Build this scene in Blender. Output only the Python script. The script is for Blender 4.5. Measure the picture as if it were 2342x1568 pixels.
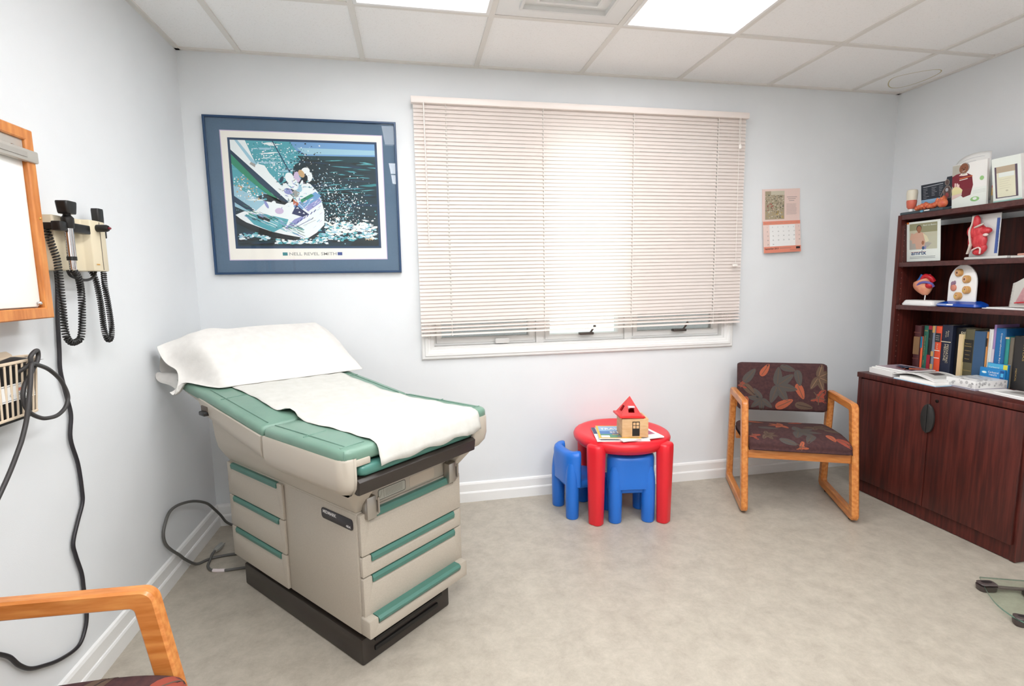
import bpy, bmesh, math, random
from mathutils import Matrix, Vector
R = math.radians
PI = math.pi
scene = bpy.context.scene
for o in list(bpy.data.objects):
    bpy.data.objects.remove(o)
COL = scene.collection

# ------------------------------------------------------------------ camera
cam_data = bpy.data.cameras.new('camera')
cam_data.sensor_width = 36.0
cam_data.lens = 1170.99 * 36.0 / 2342.0
cam_data.clip_start = 0.02
cam = bpy.data.objects.new('camera', cam_data)
COL.objects.link(cam)
FW = Vector((0.18738535, 0.97481049, -0.12095964))
RT = Vector((0.98153108, -0.1906446, -0.01585496))
UP = Vector((0.03851589, 0.11575466, 0.9925308))
cam.matrix_world = Matrix(((RT.x, UP.x, -FW.x, 1.12218), (RT.y, UP.y, -FW.y, -3.00665),
                           (RT.z, UP.z, -FW.z, 1.33922), (0, 0, 0, 1)))
scene.camera = cam

# ------------------------------------------------------------------ world, exposure
world = bpy.data.worlds.new('daylight')
scene.world = world
world.use_nodes = True
bg = world.node_tree.nodes['Background']
bg.inputs[0].default_value = (0.96, 0.98, 1.0, 1)
bg.inputs[1].default_value = 1.4
scene.view_settings.view_transform = 'Standard'
scene.view_settings.look = 'None'
scene.view_settings.exposure = 0.10
scene.view_settings.gamma = 1.0
scene.view_settings.use_curve_mapping = False
LIGHT, LIGHT_FILL = 9.0, 20.0          # radiance of the ceiling diffusers; the unseen rear pair is added as fill

# ------------------------------------------------------------------ room numbers
W, H = 4.335, 2.523
YB = -4.3            # wall behind the camera

# ------------------------------------------------------------------ materials
def lin(hx):
    hx = hx.lstrip('#')
    v = [int(hx[i:i + 2], 16) / 255 for i in (0, 2, 4)]
    return tuple(c / 12.92 if c < .04045 else ((c + .055) / 1.055) ** 2.4 for c in v) + (1,)
MATS = {}
def mat(name, hx, rough=.5, metal=0., spec=.5, coat=0., transm=0., emit=None, es=0.):
    if name in MATS: return MATS[name]
    m = bpy.data.materials.new(name); m.use_nodes = True
    b = m.node_tree.nodes['Principled BSDF']
    b.inputs['Base Color'].default_value = lin(hx)
    b.inputs['Roughness'].default_value = rough
    b.inputs['Metallic'].default_value = metal
    b.inputs['Specular IOR Level'].default_value = spec
    b.inputs['Coat Weight'].default_value = coat
    b.inputs['Transmission Weight'].default_value = transm
    if emit:
        b.inputs['Emission Color'].default_value = lin(emit)
        b.inputs['Emission Strength'].default_value = es
    MATS[name] = m
    return m
def noisy(name, c1, c2, scale=(1, 1, 1), ns=6., detail=4., rough=.5, lo=.35, hi=.65, spec=.5, bump=0., bscale=None, c3=None, coat=0., distort=0., rotz=0., nrough=.5):
    """base colour mottled between two (three) colours, optional bump"""
    if name in MATS: return MATS[name]
    m = mat(name, c1, rough, spec=spec, coat=coat)
    nt = m.node_tree; N = nt.nodes; L = nt.links; b = N['Principled BSDF']
    tc = N.new('ShaderNodeTexCoord'); mp = N.new('ShaderNodeMapping')
    mp.inputs['Scale'].default_value = scale
    mp.inputs['Rotation'].default_value = (0, 0, rotz)
    L.new(tc.outputs['Object'], mp.inputs['Vector'])
    n = N.new('ShaderNodeTexNoise'); n.inputs['Scale'].default_value = ns; n.inputs['Detail'].default_value = detail
    n.inputs['Distortion'].default_value = distort; n.inputs['Roughness'].default_value = nrough
    L.new(mp.outputs[0], n.inputs['Vector'])
    r = N.new('ShaderNodeValToRGB')
    r.color_ramp.elements[0].position = lo; r.color_ramp.elements[0].color = lin(c1)
    r.color_ramp.elements[1].position = hi; r.color_ramp.elements[1].color = lin(c2)
    if c3:
        e = r.color_ramp.elements.new((lo + hi) / 2); e.color = lin(c3)
    L.new(n.outputs['Fac'], r.inputs['Fac']); L.new(r.outputs[0], b.inputs['Base Color'])
    if bump:
        n2 = n
        if bscale:
            n2 = N.new('ShaderNodeTexNoise'); n2.inputs['Scale'].default_value = bscale; n2.inputs['Detail'].default_value = 3
            L.new(tc.outputs['Object'], n2.inputs['Vector'])
        bp = N.new('ShaderNodeBump'); bp.inputs['Strength'].default_value = bump; bp.inputs['Distance'].default_value = .002
        L.new(n2.outputs['Fac'], bp.inputs['Height']); L.new(bp.outputs[0], b.inputs['Normal'])
    return m
def clear_glass(name, tint='#ffffff', ior=1.45, fac=1.0):
    if name in MATS: return MATS[name]
    m = bpy.data.materials.new(name); m.use_nodes = True
    nt = m.node_tree; N = nt.nodes; L = nt.links
    N.remove(N['Principled BSDF'])
    t = N.new('ShaderNodeBsdfTransparent'); t.inputs[0].default_value = lin(tint)
    g = N.new('ShaderNodeBsdfGlossy'); g.inputs['Roughness'].default_value = 0.01
    f = N.new('ShaderNodeFresnel'); f.inputs['IOR'].default_value = ior
    geo = N.new('ShaderNodeNewGeometry'); inv = N.new('ShaderNodeMath'); inv.operation = 'SUBTRACT'; inv.inputs[0].default_value = 1
    mul = N.new('ShaderNodeMath'); mul.operation = 'MULTIPLY'
    L.new(geo.outputs['Backfacing'], inv.inputs[1]); L.new(f.outputs[0], mul.inputs[0]); L.new(inv.outputs[0], mul.inputs[1])
    mx = N.new('ShaderNodeMixShader')
    L.new(mul.outputs[0], mx.inputs[0]); L.new(t.outputs[0], mx.inputs[1]); L.new(g.outputs[0], mx.inputs[2])
    L.new(mx.outputs[0], N['Material Output'].inputs[0])
    MATS[name] = m
    return m
def translucent(name, hx, amount=.4, rough=.5):
    if name in MATS: return MATS[name]
    m = mat(name, hx, rough)
    nt = m.node_tree; N = nt.nodes; L = nt.links; b = N['Principled BSDF']
    t = N.new('ShaderNodeBsdfTranslucent'); t.inputs[0].default_value = lin(hx)
    mx = N.new('ShaderNodeMixShader'); mx.inputs[0].default_value = amount
    L.new(b.outputs[0], mx.inputs[1]); L.new(t.outputs[0], mx.inputs[2])
    L.new(mx.outputs[0], N['Material Output'].inputs[0])
    return m

M_WALL = noisy('painted_wall', '#e4e7e9', '#e7eaec', ns=3, rough=.6, bump=.12, bscale=260)
M_TRIM = mat('white_trim_paint', '#eeeeec', .35)
M_FLOOR = noisy('mottled_vinyl_floor', '#a0978a', '#bbb3a5', ns=11, detail=15, rough=.42, lo=.34, hi=.66, c3='#aea698', distort=.2, nrough=.8)
M_TILE = noisy('ceiling_tile', '#f0f0ee', '#fafaf9', ns=170, detail=2, rough=.9, lo=.30, hi=.42, bump=.2)
M_GRID = mat('ceiling_grid_paint', '#e4e1db', .5)
M_OAK = noisy('oak', '#bd7030', '#d8914c', scale=(9, 9, 1.2), ns=7, detail=5, rough=.38, c3='#cc8040', coat=.15)
M_OAKX = noisy('oak_along', '#bd7030', '#d8914c', scale=(9, 1.2, 9), ns=7, detail=5, rough=.38, c3='#cc8040', coat=.15)
M_MAH = noisy('mahogany_laminate', '#3a1512', '#5a241d', scale=(14, 14, .8), ns=5, detail=6, rough=.42, c3='#4a1b15', spec=.45)
M_MAH_SHEEN = noisy('mahogany_sheen', '#452423', '#58312e', scale=(8, 1, 8), ns=6, rough=.4)  # paler mahogany: grazing gloss on the hutch boards put into the colour
M_WHITE = mat('white_plastic', '#f0f0ee', .4)
M_PAPER = mat('white_paper', '#f2f1ee', .7)
M_BLACK = mat('black_plastic', '#191817', .4)
M_CHROME = mat('chrome', '#d8d8da', .15, 1)
M_STEEL = mat('brushed_steel', '#b4b0aa', .35, 1)

# ------------------------------------------------------------------ mesh builder
class MB:
    def __init__(s): s.v = []; s.f = []; s.M = Matrix.Identity(4)
    def add(s, vs, fs, m=0):
        o = len(s.v); s.v += [tuple(s.M @ Vector(p)) for p in vs]
        for f in fs: s.f.append((tuple(i + o for i in f), m))
    def bm(s, b, m=0):
        b.verts.ensure_lookup_table(); b.verts.index_update()
        s.add([v.co[:] for v in b.verts], [[v.index for v in f.verts] for f in b.faces], m); b.free()
    def box(s, x0, x1, y0, y1, z0, z1, m=0, bev=0., seg=2):
        b = bmesh.new(); bmesh.ops.create_cube(b, size=1)
        for v in b.verts:
            v.co = ((x0 + x1) / 2 + v.co.x * (x1 - x0), (y0 + y1) / 2 + v.co.y * (y1 - y0), (z0 + z1) / 2 + v.co.z * (z1 - z0))
        if bev: bmesh.ops.bevel(b, geom=b.edges[:], offset=bev, segments=seg, affect='EDGES', profile=.5)
        s.bm(b, m)
    def prism(s, poly, z0, z1, m=0, bev=0., seg=2):
        b = bmesh.new()
        lo = [b.verts.new((x, y, z0)) for x, y in poly]; hi = [b.verts.new((x, y, z1)) for x, y in poly]
        n = len(poly)
        b.faces.new(lo[::-1]); b.faces.new(hi)
        for i in range(n): b.faces.new((lo[i], lo[(i + 1) % n], hi[(i + 1) % n], hi[i]))
        bmesh.ops.recalc_face_normals(b, faces=b.faces[:])
        if bev:
            es = [e for e in b.edges if abs(e.verts[0].co.z - e.verts[1].co.z) < 1e-6]
            bmesh.ops.bevel(b, geom=es, offset=bev, segments=seg, affect='EDGES', profile=.5)
        s.bm(b, m)
    def loft(s, rings, m=0, closed=True, caps=True, loop=False):
        n = len(rings[0]); vs = [p for r in rings for p in r]; fs = []
        k = len(rings)
        for i in range(k if loop else k - 1):
            a = i * n; c = ((i + 1) % k) * n
            for j in range(n if closed else n - 1):
                j2 = (j + 1) % n
                fs.append((a + j, a + j2, c + j2, c + j))
        if caps and not loop and closed:
            fs.append(tuple(range(n))[::-1]); fs.append(tuple(range((k - 1) * n, k * n)))
        s.add(vs, fs, m)
    def tube(s, pts, r, m=0, seg=8, closed=False, flat=1.0):
        pts = [Vector(p) for p in pts]; n = len(pts)
        rs = r if isinstance(r, (list, tuple)) else [r] * n
        T = []
        for i in range(n):
            a = pts[(i - 1) % n] if (closed or i) else pts[0]
            c = pts[(i + 1) % n] if (closed or i < n - 1) else pts[-1]
            t = c - a; T.append(t.normalized() if t.length > 1e-9 else Vector((0, 0, 1)))
        up = Vector((0, 0, 1)) if abs(T[0].z) < .9 else Vector((1, 0, 0))
        nrm = (up - T[0] * up.dot(T[0])).normalized(); rings = []
        for i in range(n):
            if i:
                nrm = nrm - T[i] * nrm.dot(T[i]); nrm.normalize()
            bn = T[i].cross(nrm)
            rings.append([pts[i] + (nrm * math.cos(2 * PI * k / seg) * flat + bn * math.sin(2 * PI * k / seg)) * rs[i] for k in range(seg)])
        s.loft(rings, m, True, True, closed)
    def lathe(s, prof, m=0, seg=24, c=(0, 0), sx=1., sy=1., caps=True):
        s.loft([[(c[0] + r * sx * math.cos(2 * PI * k / seg), c[1] + r * sy * math.sin(2 * PI * k / seg), z) for k in range(seg)] for r, z in prof], m, True, caps)
    def ball(s, c, r, m=0, sc=(1, 1, 1), seg=16, n=8):
        s.loft([[(c[0] + r * sc[0] * math.sin(PI * i / n) * math.cos(2 * PI * k / seg), c[1] + r * sc[1] * math.sin(PI * i / n) * math.sin(2 * PI * k / seg),
                  c[2] - r * sc[2] * math.cos(PI * i / n)) for k in range(seg)] for i in [.03] + list(range(1, n)) + [n - .03]], m)
    def grid(s, nu, nv, fn, m=0):
        vs = [fn(i / nu, j / nv) for j in range(nv + 1) for i in range(nu + 1)]
        fs = [(j * (nu + 1) + i, j * (nu + 1) + i + 1, (j + 1) * (nu + 1) + i + 1, (j + 1) * (nu + 1) + i) for j in range(nv) for i in range(nu)]
        s.add(vs, fs, m)
    def rim(s, x0, x1, z0, z1, prof, m=0, axes='xz'):
        """mitred rectangular frame: prof = closed list of (inset, depth)"""
        P = {'xz': lambda a, c, d: (a, d, c), 'xy': lambda a, c, d: (a, c, d), 'yz': lambda a, c, d: (d, a, c)}[axes]
        rings = []
        for sx, sz in ((0, 0), (1, 0), (1, 1), (0, 1)):
            rings.append([P((x1 - i) if sx else (x0 + i), (z1 - i) if sz else (z0 + i), d) for i, d in prof])
        s.loft(rings, m, True, False, True)
    # flat print layer: 2-D polygons in the plane z = 0 of the current matrix
    def poly(s, pts, m=0, z=0.):
        s.add([(x, y, z) for x, y in pts], [tuple(range(len(pts)))], m)
    def rect(s, x0, y0, x1, y1, m=0, z=0.): s.poly([(x0, y0), (x1, y0), (x1, y1), (x0, y1)], m, z)
    def oval(s, x, y, a, b, m=0, z=0., rot=0., n=16):
        s.poly([(x + a * math.cos(t) * math.cos(rot) - b * math.sin(t) * math.sin(rot), y + a * math.cos(t) * math.sin(rot) + b * math.sin(t) * math.cos(rot))
                for t in [2 * PI * k / n for k in range(n)]], m, z)
    def line(s, x0, y0, x1, y1, w, m=0, z=0.):
        d = math.hypot(x1 - x0, y1 - y0) or 1; nx, ny = -(y1 - y0) / d * w / 2, (x1 - x0) / d * w / 2
        s.poly([(x0 + nx, y0 + ny), (x0 - nx, y0 - ny), (x1 - nx, y1 - ny), (x1 + nx, y1 + ny)], m, z)
    def text(s, body, x, y, size, m=0, z=0., width=None, rot=0., align='LEFT', bold=0.):
        cu = bpy.data.curves.new('lettering', 'FONT'); cu.body = body; cu.size = size; cu.align_x = align; cu.resolution_u = 2
        cu.offset = bold
        ob = bpy.data.objects.new('lettering', cu); COL.objects.link(ob)
        dg = bpy.context.evaluated_depsgraph_get(); me = bpy.data.meshes.new_from_object(ob.evaluated_get(dg))
        xs = [v.co.x for v in me.vertices] or [0, 1]
        k = width / max(1e-6, max(xs) - min(xs)) if width else 1.
        vs = [(v.co.x * k, v.co.y, 0) for v in me.vertices]; fs = [tuple(p.vertices) for p in me.polygons]
        c, sn = math.cos(rot), math.sin(rot)
        s.add([(x + a * c - b * sn, y + a * sn + b * c, z) for a, b, _ in vs], fs, m)
        bpy.data.objects.remove(ob); bpy.data.curves.remove(cu); bpy.data.meshes.remove(me)
    def build(s, name, mats, parent=None, angle=35, label=None, kind=None, fix=False):
        me = bpy.data.meshes.new(name); me.from_pydata(s.v, [], [f for f, _ in s.f])
        if not isinstance(mats, (list, tuple)): mats = [mats]
        for m in mats: me.materials.append(m)
        me.polygons.foreach_set('material_index', [m for _, m in s.f])
        if fix:
            b = bmesh.new(); b.from_mesh(me); bmesh.ops.recalc_face_normals(b, faces=b.faces[:]); b.to_mesh(me); b.free()
        me.polygons.foreach_set('use_smooth', [True] * len(me.polygons))
        me.update(); me.set_sharp_from_angle(angle=R(angle))
        o = bpy.data.objects.new(name, me); COL.objects.link(o)
        if parent: o.parent = parent
        if label: o['label'] = label
        if kind: o['kind'] = kind
        return o

def frame(origin, xd, yd):
    x = Vector(xd).normalized(); z = x.cross(Vector(yd)).normalized(); y = z.cross(x)
    o = Vector(origin)
    return Matrix(((x.x, y.x, z.x, o.x), (x.y, y.y, z.y, o.y), (x.z, y.z, z.z, o.z), (0, 0, 0, 1)))
def thing(name, label, cat, loc=(0, 0, 0), rotz=0., group=None):
    o = bpy.data.objects.new(name, None); o.empty_display_size = .05; COL.objects.link(o)
    o.location = loc; o.rotation_euler = (0, 0, rotz)
    o['label'] = label; o['category'] = cat
    if group: o['group'] = group
    return o
def tag(o, label, cat, group=None, loc=None, rotz=0.):
    o['label'] = label; o['category'] = cat
    if group: o['group'] = group
    if loc: o.location = loc; o.rotation_euler = (0, 0, rotz)
    return o
def spl(pts, k=6, closed=False):
    P = [Vector(p) for p in pts]; n = len(P); out = []
    for i in range(n if closed else n - 1):
        if closed: a, b, c, d = P[(i - 1) % n], P[i], P[(i + 1) % n], P[(i + 2) % n]
        else: a, b, c, d = P[max(i - 1, 0)], P[i], P[i + 1], P[min(i + 2, n - 1)]
        for j in range(k):
            t = j / k
            out.append(.5 * ((2 * b) + (c - a) * t + (2 * a - 5 * b + 4 * c - d) * t * t + (3 * b - a - 3 * c + d) * t ** 3))
    if not closed: out.append(P[-1])
    return out
def rpoly(pts, rad, n=5):
    """2-D polygon with rounded corners; rad: number or list"""
    out = []; k = len(pts)
    for i in range(k):
        r = rad[i] if isinstance(rad, (list, tuple)) else rad
        p = Vector(pts[i]).to_2d(); a = (Vector(pts[i - 1]).to_2d() - p); b = (Vector(pts[(i + 1) % k]).to_2d() - p)
        a.normalize(); b.normalize()
        if r <= 1e-6: out += [tuple(p)] * 1; continue
        ang = a.angle(b); d = r / math.tan(ang / 2)
        A = p + a * d; B = p + b * d; cc = p + (a + b).normalized() * (r / math.sin(ang / 2))
        a0 = math.atan2(A.y - cc.y, A.x - cc.x); a1 = math.atan2(B.y - cc.y, B.x - cc.x)
        da = (a1 - a0 + PI) % (2 * PI) - PI
        out += [(cc.x + r * math.cos(a0 + da * t / n), cc.y + r * math.sin(a0 + da * t / n)) for t in range(n + 1)]
    return out

# ================================================================== THE ROOM
def structure(o): o['kind'] = 'structure'; return o
b = MB(); b.box(-.1, W + .1, YB - .1, .25, -.1, 0); structure(b.build('floor', M_FLOOR))
b = MB(); b.box(-.12, 0, YB - .12, .15, 0, H + .12); structure(b.build('wall_left', M_WALL))
b = MB(); b.box(W, W + .12, YB - .12, .15, 0, H + .12); structure(b.build('wall_right', M_WALL))
b = MB(); b.box(-.12, W + .12, YB - .12, YB, 0, H + .12); structure(b.build('wall_front', M_WALL))
WX0, WX1, WZ0, WZ1 = 1.225, 3.105, .95, 2.25          # window opening
b = MB()
b.box(0, WX0, 0, .15, 0, H + .1); b.box(WX1, W, 0, .15, 0, H + .1)
b.box(WX0, WX1, 0, .15, 0, WZ0); b.box(WX0, WX1, 0, .15, WZ1, H + .1)
structure(b.build('wall_back', M_WALL))
# ceiling: tiles with the lay-in grid
X0, GR, RY = .2994, .61, .577
light_cells = [(1, 1), (3, 1)]
def row_y(k): return -RY - GR * (k - 1)     # y of grid line k (k = 1 the first line off the window wall)
HOLES = []          # lamps and the vent take the place of tiles
for cx in (1, 3):
    for ry in (1, 4):
        HOLES.append((X0 + GR * cx, X0 + GR * (cx + 1), row_y(ry + 2), row_y(ry)))
HOLES.append((X0 + GR * 2, X0 + GR * 3, row_y(2), row_y(1)))
xs = [0] + [X0 + GR * k for k in range(7)] + [W]
ys = [0] + [row_y(k) for k in range(1, 7)] + [YB]
b = MB()
for i in range(len(xs) - 1):
    for j in range(len(ys) - 1):
        mx, my = (xs[i] + xs[i + 1]) / 2, (ys[j] + ys[j + 1]) / 2
        if any(h[0] < mx < h[1] and h[2] < my < h[3] for h in HOLES): continue
        b.box(xs[i], xs[i + 1], ys[j + 1], ys[j], H + .004, H + .02)
b.box(-.1, W + .1, YB - .1, .1, H + .13, H + .2)
ceil = structure(b.build('ceiling', M_TILE))
b = MB()
for x in xs[1:-1]: b.box(x - .0125, x + .0125, YB, 0, H - .004, H + .006)
for y in ys[1:-1]: b.box(0, W, y - .0125, y + .0125, H - .0035, H + .0055)
for a in ((0, .022, YB, 0), (W - .022, W, YB, 0), (0, W, -.022, 0), (0, W, YB, YB + .022)):
    b.box(a[0], a[1], a[2], a[3], H - .005, H + .006)
b.build('ceiling_grid', M_GRID, ceil)
b = MB()
ring = [(4.165 + .115 * math.cos(t), -.225 + .135 * math.sin(t) + .03 * math.sin(2 * t)) for t in [2 * PI * k / 40 for k in range(40)]]
b.tube([(x, y, H + .0042) for x, y in ring], .0035, closed=True, seg=6, flat=.15)
b.build('water_stain_ring', mat('stain', '#cbbf9c', .9), ceil)
# baseboards with a stepped profile
def baseboard(name, p0, p1, inward):
    p0, p1, n = Vector(p0), Vector(p1), Vector(inward)
    prof = [(0, 0), (.019, 0), (.019, .055), (.016, .062), (.012, .064), (.012, .108), (.008, .118), (0, .122)]
    b = MB(); b.loft([[p + n * a + Vector((0, 0, z)) for a, z in prof] for p in (p0, p1)])
    structure(b.build(name, M_TRIM, fix=True, angle=20))
baseboard('baseboard_back', (0, 0, 0), (W, 0, 0), (0, -1, 0))
baseboard('baseboard_left', (0, YB, 0), (0, 0, 0), (1, 0, 0))
baseboard('baseboard_right', (W, YB, 0), (W, 0, 0), (-1, 0, 0))
baseboard('baseboard_front', (0, YB, 0), (W, YB, 0), (0, 1, 0))
# a door in the wall behind the camera
b = MB(); b.box(2.0, 2.9, YB, YB + .04, .01, 2.05, bev=.004)
dr = structure(b.build('door_1', noisy('door_veneer', '#8c5a34', '#a06a40', scale=(10, 10, 1), ns=5, rough=.4)))
b = MB()
for a in ((1.92, 2.0, 0, 2.13), (2.9, 2.98, 0, 2.13)): b.box(a[0], a[1], YB, YB + .03, a[2], a[3], bev=.004)
b.box(1.92, 2.98, YB, YB + .032, 2.05, 2.13, bev=.004)
b.build('door_frame', M_TRIM, dr)
b = MB(); b.tube([(2.08, YB + .04, 1.0), (2.08, YB + .09, 1.0), (2.20, YB + .09, 1.0)], .01); b.build('door_handle', M_STEEL, dr)

# window: casing, three sashes, glass, screens, cranks
win = bpy.data.objects.new('window_1', None); COL.objects.link(win); win.location = (0, 0, 0); structure(win)
b = MB(); b.rim(1.163, 3.167, .889, 2.312, [(0, 0), (0, -.013), (.006, -.018), (.018, -.019), (.022, -.024), (.036, -.024), (.040, -.019), (.05, -.018), (.056, -.013), (.0625, -.012), (.0625, 0)])
b.build('window_casing', M_TRIM, win, fix=True, angle=20)
b = MB(); b.rim(WX0, WX1, WZ0, WZ1, [(0, -.002), (.012, -.002), (.012, .15), (0, .15)])
for x0, x1 in ((1.855, 1.90), (2.43, 2.475)): b.box(x0, x1, .02, .15, WZ0 + .012, WZ1 - .012)
b.build('window_frame', M_TRIM, win, fix=True)
M_GLASS = clear_glass('window_glass', '#f4faf8')
M_SCREEN = bpy.data.materials.new('insect_screen'); M_SCREEN.use_nodes = True
_n = M_SCREEN.node_tree; _t = _n.nodes.new('ShaderNodeBsdfTransparent'); _m = _n.nodes.new('ShaderNodeMixShader'); _m.inputs[0].default_value = .5
_n.nodes['Principled BSDF'].inputs['Base Color'].default_value = lin('#6e625c'); _n.nodes['Principled BSDF'].inputs['Roughness'].default_value = .9
_n.links.new(_t.outputs[0], _m.inputs[1]); _n.links.new(_n.nodes['Principled BSDF'].outputs[0], _m.inputs[2]); _n.links.new(_m.outputs[0], _n.nodes['Material Output'].inputs[0])
for i, (x0, x1) in enumerate(((WX0 + .012, 1.855), (1.90, 2.43), (2.475, WX1 - .012))):
    z0, z1, e = WZ0 + .012, WZ1 - .012, .045
    b = MB(); b.rim(x0 + .001, x1 - .001, z0 + .001, z1 - .001, [(0, .085), (0, .036), (.012, .036), (.014, .028), (.04, .028), (e, .036), (e, .085)])
    sash = b.build('sash', M_TRIM, win, fix=True)
    b = MB(); b.box(x0 + e - .004, x1 - e + .004, .066, .070, z0 + e - .004, z1 - e + .004); b.build('glass_pane', M_GLASS, sash)
    if i != 1:
        b = MB(); b.box(x0 + e - .002, x1 - e + .002, .052, .053, z0 + e, z1 - e); b.build('insect_screen', M_SCREEN, sash)
    if i == 0:
        b = MB(); b.box(1.60, 1.685, .0, .028, .966, .998, bev=.006); b.build('crank_cover', M_TRIM, sash)
    else:
        cx = 2.17 if i == 1 else 2.795
        b = MB(); b.box(cx - .045, cx + .045, -.012, .026, 1.0, 1.016, bev=.004)
        b.tube([(cx + .025, -.004, 1.014), (cx + .05, -.008, 1.05)], .006); b.ball((cx + .05, -.008, 1.052), .009)
        b.build('crank_handle', mat('bronze_crank', '#5d5550', .35, .6), sash)

# ------------------------------------------------------------------ blind
bl = thing('venetian_blind', 'closed cream venetian blind hanging over the window', 'blind', (1.165, -.05, 0))
BW = 2.015
M_SLAT = translucent('blind_slat', '#f2e8e2', .30, .45)
M_BLIND = mat('blind_enamel', '#f2e8e2', .4)
NS = 59
cords = (.175, .725, 1.275, 1.825)
def blind_z(k, fx):
    t = k / (NS - 1)
    return 2.288 - t * (2.288 - (1.060 + .018 * fx))
b = MB()
brk = [0]
for c in cords: brk += [c - .0035, c + .0035]
brk.append(BW)
rnd = random.Random(4)
for k in range(NS):
    dz = rnd.uniform(-.0008, .0008); tl = R(66) + rnd.uniform(-.03, .03)
    if k > NS - 4: tl = R(30)
    hw = .0128
    prof = []
    for q in (-1, -.35, .35, 1):
        h = .0018 * (1 - q * q)
        # lower edge leans towards the room
        y = -(-q) * 0 + (q * hw * math.cos(tl)) - h * math.sin(tl)
        z = q * hw * math.sin(tl) + h * math.cos(tl)
        prof.append((y, z))
    o = []
    for x in brk:
        fx = x / BW
        o.append([(x, p[0], blind_z(k, fx) + dz + p[1]) for p in prof])
    for i in range(len(brk) - 1):
        hole = (brk[i + 1] - brk[i]) < .01
        for q in range(3):
            if hole and q == 1 and k < NS - 3: continue
            b.add([o[i][q], o[i + 1][q], o[i + 1][q + 1], o[i][q + 1]], [(0, 1, 2, 3)])
b.build('slats', M_SLAT, bl, angle=60)
b = MB(); b.box(-.012, BW + .012, -.02, .022, 2.30, 2.335, bev=.004); b.build('headrail', M_BLIND, bl)
b = MB(); b.loft([[(x, y, z + 1.035 + .018 * x / BW) for y, z in ((-.013, -.004), (.013, -.004), (.013, .006), (-.013, .006))] for x in (0, BW)], 0); b.build('bottom_rail', M_BLIND, bl, fix=True)
M_CORD = mat('white_cord', '#f0ebe4', .7)
for c in cords:
    b = MB(); b.tube([(c, -.014, 2.30), (c, -.0145, 1.045)], .0011, seg=5); b.tube([(c, .014, 2.30), (c, .0145, 1.045)], .0011, seg=5)
    b.ball((c, -.014, 1.034 + .018 * c / BW), .006, seg=8, n=5); b.build('ladder_cord', M_CORD, bl)
b = MB(); b.tube([(.055, -.026, 2.30), (.06, -.028, 1.55)], .0035, seg=6); b.build('tilt_wand', mat('wand_plastic', '#e3dad2', .3), bl)
b = MB(); b.tube([(1.955, -.026, 2.30), (1.96, -.028, 1.42)], .0012, seg=5); b.tube([(1.963, -.026, 2.30), (1.963, -.028, 2.14)], .0012, seg=5)
b.lathe([(.004, 2.115), (.009, 2.12), (.004, 2.145)], c=(1.963, -.028), seg=8); b.box(1.94, 1.972, -.034, -.022, 1.405, 1.42, bev=.003)
b.build('lift_cord', M_CORD, bl)

# ------------------------------------------------------------------ ceiling lights and vent
M_DIFF = mat('light_diffuser', '#ffffff', .5, emit='#fcfdff', es=LIGHT)
M_DIFF_FILL = mat('fill_light_diffuser', '#ffffff', .5, emit='#fcfdff', es=LIGHT_FILL)
def troffer(cx, ry, label):
    x0, x1, y1, y0 = X0 + GR * cx, X0 + GR * (cx + 1), row_y(ry), row_y(ry + 2)
    t = thing('ceiling_light', label, 'light', ((x0 + x1) / 2, (y0 + y1) / 2, H), 0, 'recessed ceiling lights')
    a, c = (x1 - x0) / 2 - .0125, (y1 - y0) / 2 - .0125
    b = MB(); e = .018
    b.rim(-a, a, -c, c, [(0, .02), (0, -.006), (.002, -.008), (e - .002, -.008), (e, -.006), (e, .02)], axes='xy')
    b.box(-a, a, -c, c, .03, .09)
    b.build('frame', M_TRIM, t, fix=True)
    b = MB(); b.box(-a + e, a - e, -c + e, c - e, .004, .01); b.build('diffuser', M_DIFF if ry == 1 else M_DIFF_FILL, t)
troffer(1, 1, 'lit ceiling panel nearest the left wall, left of the white air vent')
troffer(3, 1, 'large lit ceiling panel to the right of the white air vent')
troffer(1, 4, 'added unseen fill light panel over the orange framed armchair at the left wall')  # this pair is added behind the camera for stronger frontal light
troffer(3, 4, 'added unseen fill light panel at the rear right, over the glass scale')
t = thing('air_vent', 'white square ceiling air vent between the two lit panels', 'vent', (X0 + GR * 2.5, (row_y(1) + row_y(2)) / 2, H))
b = MB(); b.box(-.292, .292, -.292, .292, -.002, .01, bev=.002); b.build('face_plate', M_WHITE, t)
b = MB()
for k, s_ in enumerate((.20, .14, .08)):
    b.rim(-s_, s_, -s_, s_, [(0, -.002), (0, -.022 + .005 * k), (.012, -.022 + .005 * k), (.012, -.002)], axes='xy')
b.build('louvre', mat('vent_paint', '#e3e3e1', .45), t, fix=True)

# ================================================================== EXAM TABLE
# local frame: X = across (left to right), Y = foot end to head end
TB = thing('exam_table', 'beige medical exam table with green padded top and paper sheet', 'exam table', (.9109, -1.2948, 0), R(41.65))
M_BEIGE = noisy('beige_enamel', '#aea597', '#b5ac9e', ns=300, rough=.38)
M_SHELL = mat('beige_shell', '#bab1a3', .36)
M_GREEN = noisy('green_vinyl', '#6c8d7d', '#749584', ns=8, rough=.34, bump=.08, bscale=400)
M_GREENH = mat('green_plastic', '#4a786c', .33)
M_BAR = mat('dark_brown_plastic', '#2f2823', .4)
b = MB()
b.box(.0, .43, .012, .87, 0, .10, bev=.008)
b.box(.02, .41, .03, .86, .10, .135)
b.box(.05, .36, .004, .03, .035, .052, 1, bev=.003); b.box(.05, .38, .002, .03, .075, .085, 1)
b.build('plinth', [M_BAR, mat('plinth_slot', '#0e0c0b', .5)], TB)
b = MB(); b.box(-.004, .484, .0, .923, .13, .572, bev=.004); b.build('cabinet_body', M_BEIGE, TB)
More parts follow.
